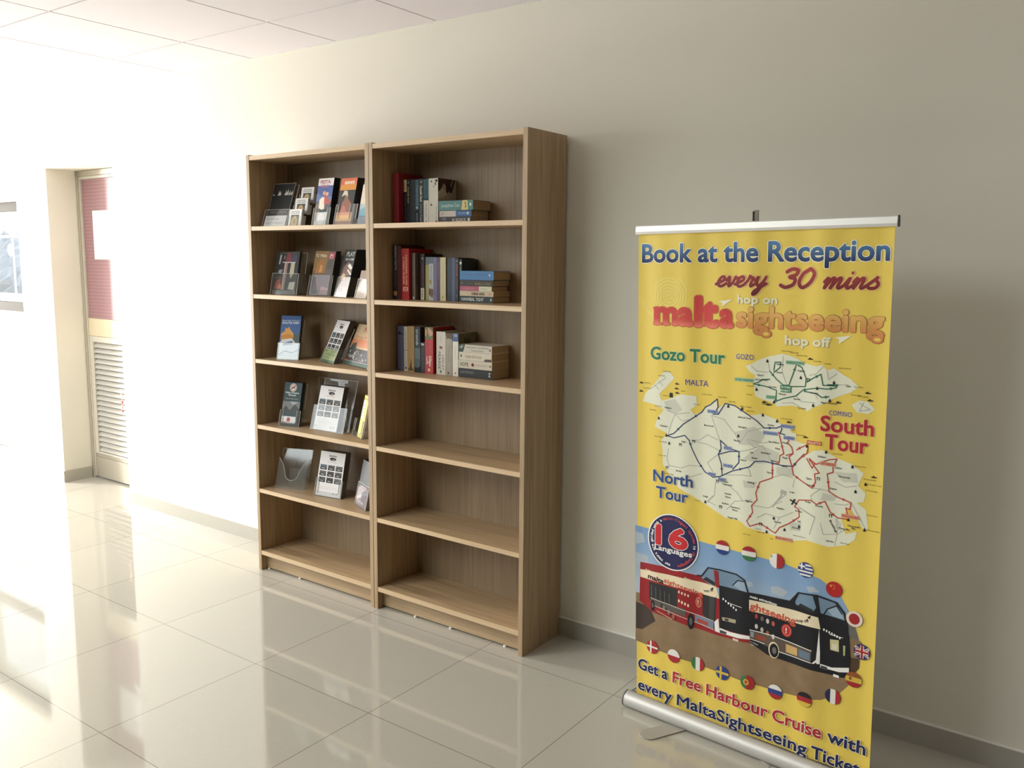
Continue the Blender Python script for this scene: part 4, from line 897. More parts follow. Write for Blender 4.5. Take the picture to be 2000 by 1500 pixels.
def hop(t, a, b, h):
    y = (a[1]+b[1])/2
    A.text(t, a[0]+1.5, y-1.5, h, ink(186, 168, 96), 5, w=b[0]-a[0], off=0.035); A.text(t, a[0], y, h, ink(232, 228, 200), 6, w=b[0]-a[0], off=0.03)
hop('hop on', (344.9, 1389.7), (465.4, 1386.2), 23)
hop('hop off', (493.6, 1275.0), (624.0, 1272.2), 25)
PL([(282.2, 1391.5), (327.9, 1398.3), (295.2, 1376.2), (294.9, 1387.7)], ink(238, 234, 208), 6); PL([(635.1, 1300.3), (680.7, 1307.8), (647.2, 1282.6), (647.4, 1296.3)], ink(238, 234, 208), 6)
# headings on the map
TX('Gozo Tour', (48.8, 1201.5), (306.0, 1206.0), 38, GRN, 0.03, 6, ink(220, 222, 160), 0.03)
TX('GOZO', (344.3, 1221.9), (400.5, 1223.1), 15, PUR, 0.012, 6, ink(240, 226, 170), 0.05)
TX('MALTA', (175.7, 1130.0), (252.1, 1130.6), 17, PUR, 0.012, 6, ink(240, 226, 170), 0.05)
TX('COMINO', (627.9, 1083.4), (689.7, 1084.0), 13, PUR, 0.012, 6, ink(240, 226, 170), 0.05)
TX('South', (607.0, 1037.3), (749.4, 1038.5), 41, RED, 0.03, 6, ink(238, 190, 130), 0.028)
TX('Tour', (621.5, 984.4), (735.3, 989.9), 41, RED, 0.03, 6, ink(238, 190, 130), 0.028)
TX('North', (62.4, 804.8), (204.9, 805.3), 36, BLU, 0.03, 12, ink(226, 222, 190), 0.03)
TX('Tour', (74.8, 750.3), (189.0, 753.9), 36, BLU, 0.03, 12, ink(226, 222, 190), 0.03)
# islands
PL([(375.7, 1204.2), (393.1, 1209.5), (414.3, 1223.2), (443.8, 1235.3), (485.4, 1245.9), (518.4, 1240.1), (555.2, 1222.8), (587.1, 1217.3), (604.5, 1222.4), (618.7, 1207.9), (637.6, 1215.1), (661.0, 1199.6), (684.0, 1188.1), (706.4, 1169.1), (685.5, 1151.9), (655.8, 1139.6), (629.5, 1125.4), (610.5, 1111.8), (583.3, 1101.1), (565.9, 1085.4), (555.6, 1093.5), (522.9, 1098.9), (473.3, 1091.8), (464.6, 1101.1), (430.3, 1108.0), (408.5, 1116.2), (403.6, 1136.4), (400.8, 1160.9), (406.9, 1177.8), (389.3, 1186.7)], MAP, 2)
PL([(688.8, 1117.8), (708.6, 1132.4), (732.6, 1129.8), (750.6, 1110.1), (732.2, 1096.7), (702.6, 1098.9)], MAP, 2)
PL([(99.0, 1166.9), (119.0, 1164.9), (136.6, 1147.8), (109.5, 1119.0), (82.0, 1092.1), (90.8, 1071.9), (117.5, 1079.8), (159.5, 1098.0), (212.8, 1097.7), (215.7, 1069.8), (194.3, 1052.3), (209.0, 1038.6), (232.7, 1051.1), (253.6, 1071.5), (284.4, 1096.0), (288.7, 1066.5), (311.3, 1085.8), (343.1, 1080.6), (388.2, 1056.0), (431.5, 1064.9), (474.4, 1053.2), (487.4, 1041.6), (524.8, 1038.7), (519.2, 1021.8), (535.8, 1015.7), (534.4, 997.3), (563.1, 991.0), (571.3, 987.7), (564.2, 958.5), (587.7, 975.9), (615.3, 981.7), (654.9, 963.4), (693.5, 953.3), (728.2, 931.3), (714.8, 894.0), (736.1, 876.0), (731.6, 849.8), (713.0, 845.7), (738.1, 829.4), (746.6, 777.9), (735.8, 769.8), (714.8, 803.3), (683.9, 813.4), (673.2, 791.4), (686.4, 749.8), (716.4, 763.9), (713.6, 739.4), (687.7, 717.8), (641.4, 703.1), (576.7, 710.0), (531.6, 698.0), (480.5, 702.7), (441.3, 707.5), (392.4, 711.5), (369.4, 727.9), (318.9, 727.8), (257.0, 755.3), (203.4, 777.2), (153.5, 796.8), (122.8, 832.7), (97.0, 865.3), (96.7, 897.2), (90.1, 942.1), (112.2, 967.5), (65.0, 983.5), (75.0, 1012.7), (97.7, 1042.2), (64.4, 1056.7), (18.5, 1061.2), (27.8, 1089.3), (68.9, 1128.9)], MAP, 2)
for pts in ([(100.0, 1069.2), (139.9, 1082.0), (165.1, 1049.2), (140.5, 1033.3), (110.4, 1039.0)], [(344.9, 1000.4), (406.6, 1024.7), (441.8, 1004.0), (421.1, 968.0), (359.3, 964.0)], [(429.8, 968.9), (485.8, 955.7), (478.2, 925.7), (422.6, 913.3), (373.7, 923.2)], [(478.6, 913.3), (524.6, 916.1), (529.5, 892.2), (479.3, 888.5)], [(648.8, 922.9), (709.6, 928.4), (714.5, 901.8), (672.8, 898.9)], [(619.8, 858.1), (659.1, 856.8), (651.9, 839.6), (612.7, 836.7)], [(375.4, 855.1), (419.7, 858.0), (411.4, 837.5), (380.4, 834.5)], [(653.8, 791.7), (673.7, 779.4), (674.6, 755.4), (658.9, 760.4)], [(521.4, 753.9), (558.7, 757.0), (555.5, 731.4), (526.4, 729.7)]):
    PL(pts, MAPD, 3)
roads = [[(110.4, 1043.5), (140.5, 1033.3), (189.6, 1043.0)], [(140.5, 1033.3), (125.9, 1000.5), (116.3, 968.0)], [(140.5, 1033.3), (165.5, 1014.0), (189.9, 1021.1)], [(265.9, 1042.6), (280.6, 1005.5), (295.3, 968.5)], [(265.9, 1042.6), (307.8, 1034.4), (345.0, 996.2), (363.7, 968.9)], [(195.8, 955.7), (224.7, 959.4), (252.9, 980.5), (290.7, 967.9)], [(363.7, 968.9), (385.1, 1005.4), (432.6, 1023.6)], [(385.6, 984.4), (433.9, 978.1), (476.4, 987.8)], [(385.7, 980.2), (408.2, 962.1), (434.1, 969.4), (465.5, 923.8)], [(195.8, 955.4), (253.5, 949.7), (291.3, 937.4)], [(291.5, 924.4), (254.5, 892.9), (274.0, 865.1)], [(359.8, 942.5), (390.8, 951.0), (425.5, 968.3)], [(117.4, 863.8), (167.6, 862.2), (192.1, 874.9), (235.7, 876.9)], [(187.8, 833.9), (236.1, 854.9)], [(293.2, 841.9), (330.5, 830.5), (358.3, 813.5), (376.9, 790.8)], [(283.9, 836.0), (280.1, 791.3), (256.8, 765.1)], [(275.4, 790.5), (256.8, 769.5), (285.4, 761.3)], [(322.9, 755.0), (349.8, 786.0), (403.5, 799.8)], [(404.0, 782.8), (456.6, 783.8), (498.6, 812.4)], [(465.1, 789.6), (510.5, 835.3)], [(466.8, 878.2), (496.2, 891.1), (529.7, 888.1)], [(422.6, 747.6), (448.4, 765.3), (491.6, 760.7), (533.0, 785.3)], [(491.6, 760.7), (475.6, 723.8)], [(548.9, 804.8), (598.6, 781.2), (584.3, 728.9)], [(584.3, 843.9), (611.5, 868.8), (587.6, 866.9)], [(611.5, 868.8), (635.3, 864.8)], [(584.3, 843.9), (588.9, 828.4)], [(649.8, 895.2), (681.1, 884.5), (711.1, 893.4)], [(652.2, 831.6), (683.1, 833.2), (698.0, 843.8)], [(698.0, 843.8), (722.3, 804.7), (738.5, 776.2)], [(661.5, 793.1), (663.4, 745.1), (656.8, 711.3)], [(615.1, 768.0), (624.2, 737.1), (663.4, 745.1), (689.6, 766.5)], [(530.6, 859.4), (533.9, 884.7)], [(392.2, 896.1), (401.7, 872.1), (375.0, 872.2), (320.6, 863.7)], [(116.8, 918.1), (112.1, 881.2), (122.5, 860.0)],
 [(444.4, 1217.2), (449.3, 1193.2)], [(393.2, 1205.4), (410.9, 1190.4), (445.2, 1188.9)], [(489.7, 1240.2), (486.9, 1196.1), (500.4, 1161.1)], [(606.7, 1216.7), (587.9, 1195.9), (568.3, 1190.4)], [(618.7, 1206.0), (623.4, 1183.1), (645.8, 1200.4)], [(647.0, 1169.6), (677.2, 1172.2)], [(530.2, 1127.7), (546.9, 1113.3), (586.9, 1113.3)], [(585.9, 1140.8), (594.3, 1125.9)], [(489.7, 1103.6), (522.7, 1106.9), (543.4, 1097.0)], [(708.9, 1125.5), (724.1, 1115.6), (739.0, 1109.6), (709.9, 1102.7), (719.9, 1126.6)], [(48.5, 1104.7), (74.0, 1124.9), (104.2, 1145.2)], [(63.8, 1119.5), (79.3, 1107.5)], [(79.0, 1134.2), (94.4, 1120.0)]]
for r_ in roads: A.line(r_, 2.2, ROAD, 4)
A.line([(501.8, 844.2), (494.0, 824.1), (469.3, 790.3)], 5, ROAD, 4); A.line([(553.1, 801.4), (598.6, 783.2)], 4, ROAD, 4); PL([(495.4, 847.3), (512.3, 843.9), (508.5, 832.9), (491.5, 835.4)], ROAD, 5)
def route(pts, M, arrows=()):
    A.line(pts, 3.2, M, 6)
    for i in arrows:
        (x0, y0), (x1, y1) = pts[i], pts[i+1]; d = math.hypot(x1-x0, y1-y0) or 1; ux, uy = (x1-x0)/d, (y1-y0)/d
        mx_, my_ = (x0+x1)/2, (y0+y1)/2
        PL([(mx_+ux*6, my_+uy*6), (mx_-ux*4-uy*4.5, my_-uy*4+ux*4.5), (mx_-ux*4+uy*4.5, my_-uy*4-ux*4.5)], M, 7)
BR = ink(50, 62, 104)
route([(111.3, 960.1), (136.3, 970.4), (170.6, 1004.8), (194.8, 1021.7), (232.7, 1049.4), (244.3, 1066.2), (260.6, 1074.3), (284.4, 1095.1), (287.7, 1070.7), (277.4, 1050.3)], BR, (1, 3))
route([(270.5, 1046.6), (289.1, 1048.6), (298.0, 1063.2), (311.3, 1084.1), (343.1, 1080.6), (388.2, 1057.7), (414.8, 1042.3), (437.0, 1023.3), (475.2, 1027.9), (487.6, 1034.3), (492.0, 1026.6), (486.1, 1013.6), (500.9, 1011.4)], BR, (4, 7))
route([(111.3, 960.1), (136.5, 956.1), (176.0, 969.1), (190.9, 955.1), (201.0, 929.5), (221.0, 892.5), (245.5, 861.6), (274.3, 849.4), (297.6, 854.8), (338.6, 878.6), (396.5, 901.0), (411.5, 919.3), (439.7, 923.4), (495.3, 919.1), (528.6, 920.8), (540.4, 938.9), (560.0, 962.0)], BR, (3, 5, 9, 12, 14))
route([(297.6, 968.5), (300.5, 943.0), (291.6, 923.6), (302.4, 895.6), (305.8, 861.3)], BR, (1, 3)); route([(291.6, 923.6), (328.2, 938.2), (360.7, 942.6), (360.6, 908.5), (340.8, 884.1)], BR, (2,)); route([(297.6, 968.5), (328.0, 946.7), (360.7, 942.6)], BR)
RR = ink(184, 70, 62)
route([(571.3, 987.7), (570.0, 967.4), (544.4, 943.5), (525.4, 919.5), (530.2, 896.4), (554.5, 883.1), (587.6, 866.9), (596.9, 886.6), (593.3, 909.5), (606.7, 914.0), (593.3, 930.5), (576.7, 948.2)], RR, (1, 4, 6))
route([(481.8, 1016.9), (488.9, 993.2), (499.3, 954.3), (488.1, 947.8), (485.9, 924.8), (465.6, 918.9), (466.8, 877.3), (428.4, 858.5), (417.1, 823.5), (421.1, 802.9), (404.9, 782.1), (408.9, 762.2), (391.0, 732.0), (401.2, 717.6), (431.8, 732.2), (480.3, 711.1), (492.5, 730.5), (521.6, 748.9), (552.0, 774.3), (550.0, 796.7), (536.6, 802.6), (549.1, 824.7), (584.8, 830.9), (602.0, 821.8), (625.4, 834.9), (641.5, 805.5), (661.5, 793.1), (688.5, 793.5)], RR, (1, 5, 7, 11, 14, 17, 23, 25))
route([(576.6, 950.2), (597.1, 938.3), (631.9, 956.2), (654.3, 961.0), (644.3, 938.1), (644.9, 921.5), (629.5, 915.1), (636.1, 864.9), (659.2, 852.9), (698.0, 843.0), (695.7, 823.5), (684.2, 825.4), (692.2, 799.0)], RR, (1, 6, 8))
route([(506.9, 950.5), (527.4, 959.5), (522.7, 977.2), (509.9, 987.7), (517.7, 1005.0)], RR); route([(571.2, 991.7), (551.3, 981.0), (537.3, 971.0)], RR, (1,)); route([(568.5, 951.1), (585.5, 925.3), (593.1, 938.5), (576.5, 952.2)], RR); route([(525.4, 919.5), (515.3, 947.5), (527.4, 959.5)], RR)
PL([(684.2, 825.4), (698.8, 824.1), (715.1, 795.4), (699.7, 800.4)], ink(222, 176, 84), 5)
GR = ink(58, 110, 84)
route([(401.1, 1151.8), (437.8, 1147.6), (471.9, 1138.4), (471.0, 1114.0), (467.9, 1104.7), (493.5, 1117.0), (530.2, 1127.7), (549.8, 1146.2), (565.7, 1150.8), (593.2, 1156.4), (620.6, 1155.7), (643.5, 1160.9), (648.9, 1169.8), (624.0, 1167.7)], GR, (0, 3, 7, 10))
route([(449.3, 1193.2), (471.0, 1170.7), (492.3, 1155.6), (508.8, 1157.0), (520.0, 1190.6), (529.2, 1218.3), (545.6, 1210.4), (558.6, 1181.8), (557.5, 1157.2), (513.0, 1153.3), (492.5, 1148.3)], GR, (0, 4))
route([(461.8, 1195.8), (465.3, 1220.2), (482.8, 1221.4), (480.4, 1205.6), (462.0, 1190.2)], GR); route([(625.2, 1134.7), (605.9, 1130.9), (589.9, 1140.4), (553.9, 1143.4)], GR, (0,)); route([(561.0, 1170.2), (580.4, 1183.6), (601.6, 1196.2), (608.6, 1165.6), (643.3, 1166.2)], GR, (1,)); route([(401.1, 1151.8), (416.1, 1158.0), (428.7, 1167.2), (450.0, 1169.0)], GR)
def chip(t, a, b, M, tint):
    A.rect(a[0], a[1]-11, b[0], a[1], tint, 9); A.text(t, a[0]+2, a[1]-8.5, 6, M, 10, w=b[0]-a[0]-4, off=.02)
G2, B2, R2 = ink(150, 188, 154), ink(150, 160, 190), ink(214, 160, 130)
chip('MARSALFORN', (498.3, 1228.1), (551.9, 1228.5), GRN, G2); chip('VICTORIA', (483.1, 1155.6), (516.2, 1156.4), ink(220, 230, 210), GRN); chip('RABAT', (485.1, 1146.1), (516.5, 1147.2), ink(220, 230, 210), GRN); chip('AZURE WINDOW', (341.1, 1166.8), (402.0, 1166.7), GRN, G2); chip('XLENDI', (440.6, 1122.5), (469.0, 1123.5), GRN, G2)
chip('BUGIBBA', (251.5, 1060.0), (287.0, 1060.3), BLU, B2); chip('PACEVILLE', (488.2, 1041.7), (528.9, 1041.6), BLU, B2); chip("ST JULIAN'S", (434.6, 1015.6), (478.9, 1015.2), BLU, B2); chip('SLIEMA', (497.6, 1008.5), (529.9, 1008.5), BLU, B2); chip('MOSTA', (309.5, 953.1), (336.0, 954.1), BLU, B2); chip('TA QALI', (308.8, 898.3), (340.4, 900.4), BLU, B2); chip('MDINA', (257.9, 863.5), (283.4, 864.8), BLU, B2); chip('RABAT', (293.0, 852.3), (318.9, 854.7), BLU, B2)
chip('VALLETTA', (567.5, 1004.4), (610.5, 1006.0), ink(236, 214, 180), ink(190, 90, 70)); chip('VITTORIOSA', (608.6, 948.8), (652.3, 951.2), RED, R2); chip('MARSAXLOKK', (672.6, 808.1), (723.4, 812.9), RED, R2); chip('BLUE GROTTO', (481.3, 704.5), (533.7, 710.2), RED, R2)
for t, p in (('Mellieha', (102.7, 1048.0)), ('Burmarrad', (241.1, 1006.9)), ("Salina & Coast", (354.7, 1045.6)), ('Gharghur', (356.3, 1016.2)), ('Naxxar', (342.0, 972.8)), ('Swieqi', (447.9, 1032.1)), ('San Gwann', (452.7, 982.2)), ('Msida', (495.0, 984.9)), ('Birkirkara', (430.4, 946.4)), ('Lija', (396.3, 943.3)), ('Balzan', (402.0, 927.2)), ('Hamrun', (460.3, 926.4)), ('Paola', (496.3, 940.7)), ('Marsa', (493.7, 915.6)), ('Qormi', (449.3, 889.6)), ('Zebbug', (389.8, 850.6)), ('Siggiewi', (385.0, 792.3)), ('Luqa', (521.2, 842.1)), ('Mqabba', (483.2, 787.0)), ('Qrendi', (475.8, 744.2)), ('Zurrieq', (531.2, 737.4)), ('Safi', (547.1, 758.9)), ('Gudja', (568.0, 822.2)), ('Ghaxaq', (598.2, 816.2)), ('Kirkop', (539.5, 789.0)), ('Fgura', (569.7, 891.2)), ('Tarxien', (572.0, 872.0)), ('Zabbar', (648.3, 934.0)), ('Zejtun', (637.4, 872.4)), ('Marsascala', (660.8, 910.5)), ('Attard', (364.9, 915.9)), ('Verdala', (315.4, 802.7)), ('Palace', (317.5, 792.6)), ('Buskett', (307.7, 770.6)), ("Inquisitor's", (336.6, 764.5)), ('Palace', (342.3, 755.9)), ('Dingli', (241.2, 781.0)), ('Bahrija', (145.9, 849.0)), ('Mgarr', (164.5, 946.3)), ('Manikata', (86.6, 987.8)), ('St Paul’s', (302.6, 839.0)), ('Catacombs', (307.4, 831.1)), ('Dingli Cliffs', (327.2, 729.4)), ('Pretty Bay', (667.4, 762.1)), ('Hal Far', (632.9, 718.4)), ('Marsaxlokk', (691.6, 774.1)), ('Bay', (702.6, 768.3)), ('Kalkara', (601.9, 959.8)), ('Pieta', (473.7, 964.8)), ('Xaghra', (532.7, 1198.7)), ('Nadur', (620.2, 1165.8)), ('Qala', (670.6, 1166.3)), ('Xewkija', (572.5, 1138.8)), ('Gharb', (413.0, 1176.6)), ('Zebbug', (468.9, 1213.2)), ('Sannat', (524.0, 1116.7)), ('Munxar', (479.0, 1126.9)), ('Kercem', (448.9, 1145.3)), ('Ghasri', (468.8, 1189.1)), ('San Lawrenz', (406.4, 1163.8)), ('Mgarr Harbour', (605.0, 1114.4)), ('Xlendi Bay', (429.0, 1093.5)), ('Ta Cenc', (536.2, 1091.5))):
    SM(t, p, BLK, 5.0)
DKY = ink(112, 94, 44)
for t, p in (('Wied il-Ghasri', (483.5, 1252.6)), ('Xwejni Bay', (509.1, 1249.4)), ('Marsalforn Bay', (528.0, 1242.7)), ('Ramla Bay', (578.8, 1229.6)), ('San Blas', (611.1, 1224.8)), ('Dahlet Qorrot', (649.8, 1215.2)), ('Qala Point', (693.1, 1166.8)), ('Fungus Rock', (381.6, 1143.5)), ('Dwejra', (383.1, 1117.1)), ('Hondoq Bay', (685.8, 1143.9)), ('Blue Lagoon', (704.5, 1141.9)), ('Cirkewwa', (24.4, 1122.5)), ('Ahrax Point', (93.9, 1164.7)), ('Armier Bay', (76.3, 1150.0)), ('Paradise Bay', (20.4, 1104.9)), ('Ghadira Bay', (94.7, 1087.5)), ('St Pauls Islands', (231.8, 1103.8)), ('Selmun', (160.3, 1107.7)), ('Xemxija', (205.6, 1070.1)), ('Qawra Point', (288.0, 1100.6)), ('Salina Bay', (323.0, 1090.4)), ('Bahar ic-Caghaq', (361.0, 1079.9)), ('Splash Park', (381.7, 1067.8)), ('St George’s Bay', (487.0, 1056.2)), ('Balluta', (517.0, 1026.4)), ('Tigne Point', (533.9, 1013.9)), ('Golden Bay', (64.4, 1050.4)), ('Gnejna Bay', (43.8, 1036.5)), ('Ghajn Tuffieha', (63.2, 951.4)), ('Fomm ir-Rih', (81.3, 891.4)), ('Ras il-Bajjada', (83.0, 936.3)), ('Popeye Village', (105.5, 834.6)), ('Fawwara', (213.4, 763.6)), ('Ghar Lapsi', (380.3, 689.1)), ('Hagar Qim', (423.8, 703.1)), ('Mnajdra', (419.1, 712.5)), ('Fort Rinella', (642.9, 973.6)), ('Zonqor Point', (703.6, 947.0)), ('Marsascala Bay', (728.9, 914.3)), ('St Thomas Tower', (737.6, 900.9)), ('St Thomas Bay', (734.7, 883.2)), ('Peter’s Pool', (742.8, 814.1)), ('Delimara Point', (743.9, 771.8)), ('Ghar Hasan', (672.1, 721.0)), ('Filfla', (465.3, 690.1)), ('Wied iz-Zurrieq', (535.2, 714.7))):
    SM(t, p, DKY, 3.8, 0.0)
A.text('Birzebbuga', (639.3, 780.8)[0], (639.3, 780.8)[1], 6, BLK, 9, off=.02, ang=-1.02)
# little black landmark marks
def mk(p, k=0):
    x, y = p
    if k == 0: A.rect(x-3, y-4, x+3, y+1, BLK, 9); A.rect(x-1.6, y+1, x+1.6, y+4, BLK, 9); A.rect(x-4, y-5, x+4, y-4, BLK, 9)
    elif k == 1: A.rect(x-4, y-4, x-2, y+3, BLK, 9); A.rect(x+2, y-4, x+4, y+3, BLK, 9); A.rect(x-5, y+3, x+5, y+5, BLK, 9)
    else: PL([(x-8, y), (x-5, y-3), (x+6, y-3), (x+9, y), (x+2, y), (x+1, y+3), (x-2, y+3), (x-3, y)], BLK, 9)
for p in ((441.7, 1223.0), (411.4, 1137.1), (628.7, 1124.5), (582.4, 1106.6), (638.3, 1175.9), (543.0, 1182.1), (592.4, 1156.3), (321.5, 1077.5), (367.8, 1075.6), (432.4, 1062.5), (476.2, 1049.3), (80.2, 1014.2), (108.7, 961.6), (119.6, 936.9), (624.1, 978.1), (697.6, 946.1), (734.6, 901.9), (708.7, 877.3), (737.1, 772.8), (508.7, 728.3), (453.4, 710.8), (474.6, 756.7), (552.5, 746.6), (692.3, 794.2), (568.1, 987.3), (356.9, 990.9), (249.2, 766.4), (465.3, 1104.5)): mk(p)
for p in ((565.6, 1176.5), (112.4, 854.8), (290.5, 838.8), (302.4, 759.1), (434.1, 729.2), (604.9, 896.8), (642.7, 795.2), (206.5, 952.7), (160.7, 936.9)): mk(p, 1)
for p in ((12.9, 1123.3), (651.9, 1121.4), (12.0, 1096.0), (145.3, 1130.9), (144.5, 1115.9), (146.6, 1102.0), (569.1, 1237.5), (729.7, 1154.9), (736.4, 1135.1), (435.7, 1101.5), (447.8, 1094.6), (755.7, 925.5), (512.1, 1050.1), (562.4, 1012.6)): mk(p, 2)
PL([(119.8, 1100.0), (129.8, 1099.6), (131.0, 1084.7), (118.9, 1085.3)], BLK, 9)
for a, b in (((523.5, 821.0), (542.9, 812.0)), ((528.9, 808.6), (535.9, 824.0))): A.line([a, b], 4, BLK, 10)
PL([(538.0, 823.5), (542.0, 826.7), (528.1, 806.8), (525.6, 808.9)], BLK, 10)
# photograph of the two buses
SKY = grad('printed_sky', [(0.44, (176, 186, 194)), (0.56, (132, 160, 190)), (0.72, (104, 142, 186))]); ROADP = mat((138, 114, 84), 0.5, 0, 0.3, 0.22, 30.0, name='printed_ground')
PL([(-7.5, 640.6), (102.4, 635.6), (242.8, 633.3), (383.5, 628.8), (515.4, 622.8), (619.4, 604.3), (680.5, 565.6), (717.8, 506.4), (737.6, 446.2), (744.4, 444.4), (739.5, 370.1), (713.8, 309.8), (682.7, 267.7), (633.5, 235.8), (603.7, 227.5), (502.0, 217.8), (409.0, 215.0), (260.9, 219.4), (102.0, 224.2), (-5.0, 234.4)], SKY, 2)
PL([(-3.6, 406.8), (246.5, 418.9), (522.1, 404.9), (716.0, 456.4), (744.4, 444.4), (739.5, 370.1), (713.8, 309.8), (682.7, 267.7), (633.5, 235.8), (603.7, 227.5), (502.0, 217.8), (409.0, 215.0), (260.9, 219.4), (102.0, 224.2), (-5.0, 234.4)], ROADP, 3)
PL([(-3.5, 372.5), (52.1, 367.5), (73.8, 324.8), (20.1, 280.5), (-3.0, 278.9)], ink(66, 56, 48), 4)
CL = ink(168, 178, 186)
for pts in ([(-5.8, 619.4), (23.4, 615.7), (29.0, 588.3), (-4.5, 576.4)], [(-4.3, 547.5), (40.0, 542.9), (45.5, 520.2), (-4.1, 499.2)], [(470.3, 543.3), (496.2, 549.7), (526.4, 540.1), (510.0, 518.7), (475.3, 522.9)], [(394.7, 542.4), (412.8, 542.3), (417.6, 530.3), (399.7, 525.9)], [(579.8, 570.4), (600.1, 576.2), (620.9, 563.8), (588.6, 555.7)]): PL(pts, CL, 4)
CRM = ink(228, 212, 178); BR_ = ink(146, 34, 38); BKB = ink(28, 28, 32); GLS = ink(112, 136, 156); WIN = ink(44, 44, 44)
# red bus
PL([(12.2, 516.5), (93.1, 521.6), (239.9, 519.5), (288.5, 503.0), (303.6, 463.6), (404.7, 505.0), (410.5, 346.8), (372.0, 342.8), (296.5, 340.1), (198.0, 342.6), (60.2, 354.1), (9.7, 379.8)], BR_, 5)
PL([(12.3, 491.4), (119.4, 498.4), (245.1, 500.6), (293.4, 499.6), (304.6, 462.5), (221.1, 461.4), (93.7, 462.8), (12.5, 464.3)], CRM, 6)
A.text('malta', (43.3, 467.8)[0], (43.3, 467.8)[1], 15, ink(60, 30, 30), 8, w=((103.1, 470.8)[0]-(43.3, 467.8)[0]), off=.05, ang=-.08); A.text('sightseeing', (105.2, 468.4)[0], (105.2, 468.4)[1], 15, ink(196, 92, 70), 8, w=((246.4, 477.9)[0]-(105.2, 468.4)[0]), off=.035, ang=-.10); A.text('hop off', (251.4, 470.9)[0], (251.4, 470.9)[1], 8, BLK, 8, off=.02, ang=.3)
PL([(272.0, 486.2), (283.9, 495.5), (280.3, 482.7)], BLK, 8)
A.text('do bad way to enjoy', (32.3, 494.1)[0], (32.3, 494.1)[1], 5, CRM, 8, off=.02, ang=-.1); A.text('island', (180.6, 499.8)[0], (180.6, 499.8)[1], 6, CRM, 8, off=.02, ang=-.12)
PL([(47.1, 457.2), (155.9, 457.2), (155.8, 386.4), (47.6, 394.5)], WIN, 6); PL([(245.7, 464.9), (294.0, 467.0), (291.3, 359.4), (245.9, 395.5)], WIN, 6); PL([(269.1, 461.6), (289.3, 463.1), (287.0, 383.6), (269.5, 388.0)], ink(66, 64, 62), 7)
for k in range(5): A.line([(56.8, 446.1), (58.2, 407.8)] if k == 0 else [((56.8, 446.1)[0]+k*17, (56.8, 446.1)[1]-k*3), ((58.2, 407.8)[0]+k*17, (58.2, 407.8)[1]-k*3)], 3, ink(92, 88, 80), 7)
for k in range(4): A.ell((162.1, 449.4)[0]+k*11, (162.1, 449.4)[1]-k*1.6, 3, 5, CRM, 7, 10); A.ell((162.5, 419.3)[0]+k*11, (162.5, 419.3)[1]-k*2.6, 3.6, 5.5, CRM, 7, 10)
A.ell((231.5, 431.2)[0], (231.5, 431.2)[1], 10, 17, ink(206, 150, 120), 7, 20); A.ell((231.5, 431.2)[0], (231.5, 431.2)[1], 8, 14, ink(176, 60, 50), 8, 20); A.text('!', (228.2, 424.2)[0], (228.2, 424.2)[1], 14, CRM, 9, off=.03)
PL([(54.5, 402.1), (187.2, 396.1), (187.5, 371.3), (54.7, 379.8)], ink(90, 84, 78), 7)
for k in range(7): A.rect((94.4, 390.7)[0]+k*9, (94.5, 378.7)[1]-k*5.2, (94.4, 390.7)[0]+k*9+5, (94.5, 378.7)[1]-k*5.2+14, ink(150, 130, 110) if k % 2 else ink(52, 48, 46), 8)
PL([(219.8, 388.5), (286.1, 381.0), (285.6, 355.5), (220.2, 362.8)], ink(120, 130, 150), 7); PL([(227.5, 376.5), (266.8, 373.4), (267.1, 360.5), (227.7, 364.9)], ink(170, 70, 60), 8)
for a, b, c_, d_ in ((225, 730, 680, 900), (225, 776, 680, 962)):
    A.line([(54.5, 402.1) if b == 730 else (54.7, 379.8), (286.0, 383.3) if b == 730 else (286.6, 354.8)], 2.4, ink(196, 186, 168), 9)
A.text('see the island from the open top deck', (78.8, 361.1)[0], (78.8, 361.1)[1], 4.5, CRM, 8, w=60, off=.01, ang=-.24)
PL([(239.8, 520.9), (263.5, 555.2), (292.2, 556.0), (295.6, 504.8), (274.2, 499.5), (244.9, 510.7)], GLS, 6); PL([(244.9, 510.7), (256.8, 522.7), (288.3, 512.0), (288.6, 500.7)], WIN, 7)
A.line([(225.1, 519.7), (240.8, 521.6), (263.5, 554.3), (301.7, 556.9), (362.4, 555.9), (387.9, 544.2), (401.0, 508.5)], 4.5, BKB, 10)
PL([(299.4, 554.5), (362.5, 554.6), (386.6, 542.2), (400.1, 508.3), (405.0, 496.2), (302.8, 502.0)], GLS, 6); PL([(283.7, 551.8), (299.0, 551.7), (303.9, 497.7), (290.5, 498.9)], BR_, 11)
PL([(349.4, 518.0), (367.5, 538.0), (388.0, 538.5), (396.5, 507.4), (377.3, 508.8)], ink(150, 170, 186), 7); A.line([(349.4, 518.0), (366.5, 538.2), (388.0, 539.0)], 3.5, BKB, 8)
PL([(302.7, 506.5), (400.1, 508.3), (406.7, 496.7), (409.9, 372.7), (371.5, 366.2), (308.4, 366.5)], BKB, 7)
for k in range(6): A.ell((317.8, 464.9)[0]+k*9, (317.8, 464.9)[1]-k*4.6, 2.6, 4, WHT, 9, 10)
A.line([(339.2, 456.9), (380.9, 454.4)], 1.6, WHT, 9)
PL([(314.3, 404.8), (342.6, 408.0), (363.5, 409.2), (361.5, 397.3), (316.9, 394.1)], ink(170, 160, 130), 8); PL([(323.8, 402.9), (337.9, 404.9), (337.2, 396.5), (324.9, 395.9)], ink(70, 64, 56), 9)
PL([(307.5, 367.2), (343.6, 363.7), (410.0, 369.1), (410.3, 358.4), (371.8, 351.8), (307.8, 350.3)], WHT, 9); PL([(308.6, 361.1), (331.9, 359.4), (330.6, 351.7), (308.8, 351.0)], ink(70, 70, 72), 10)
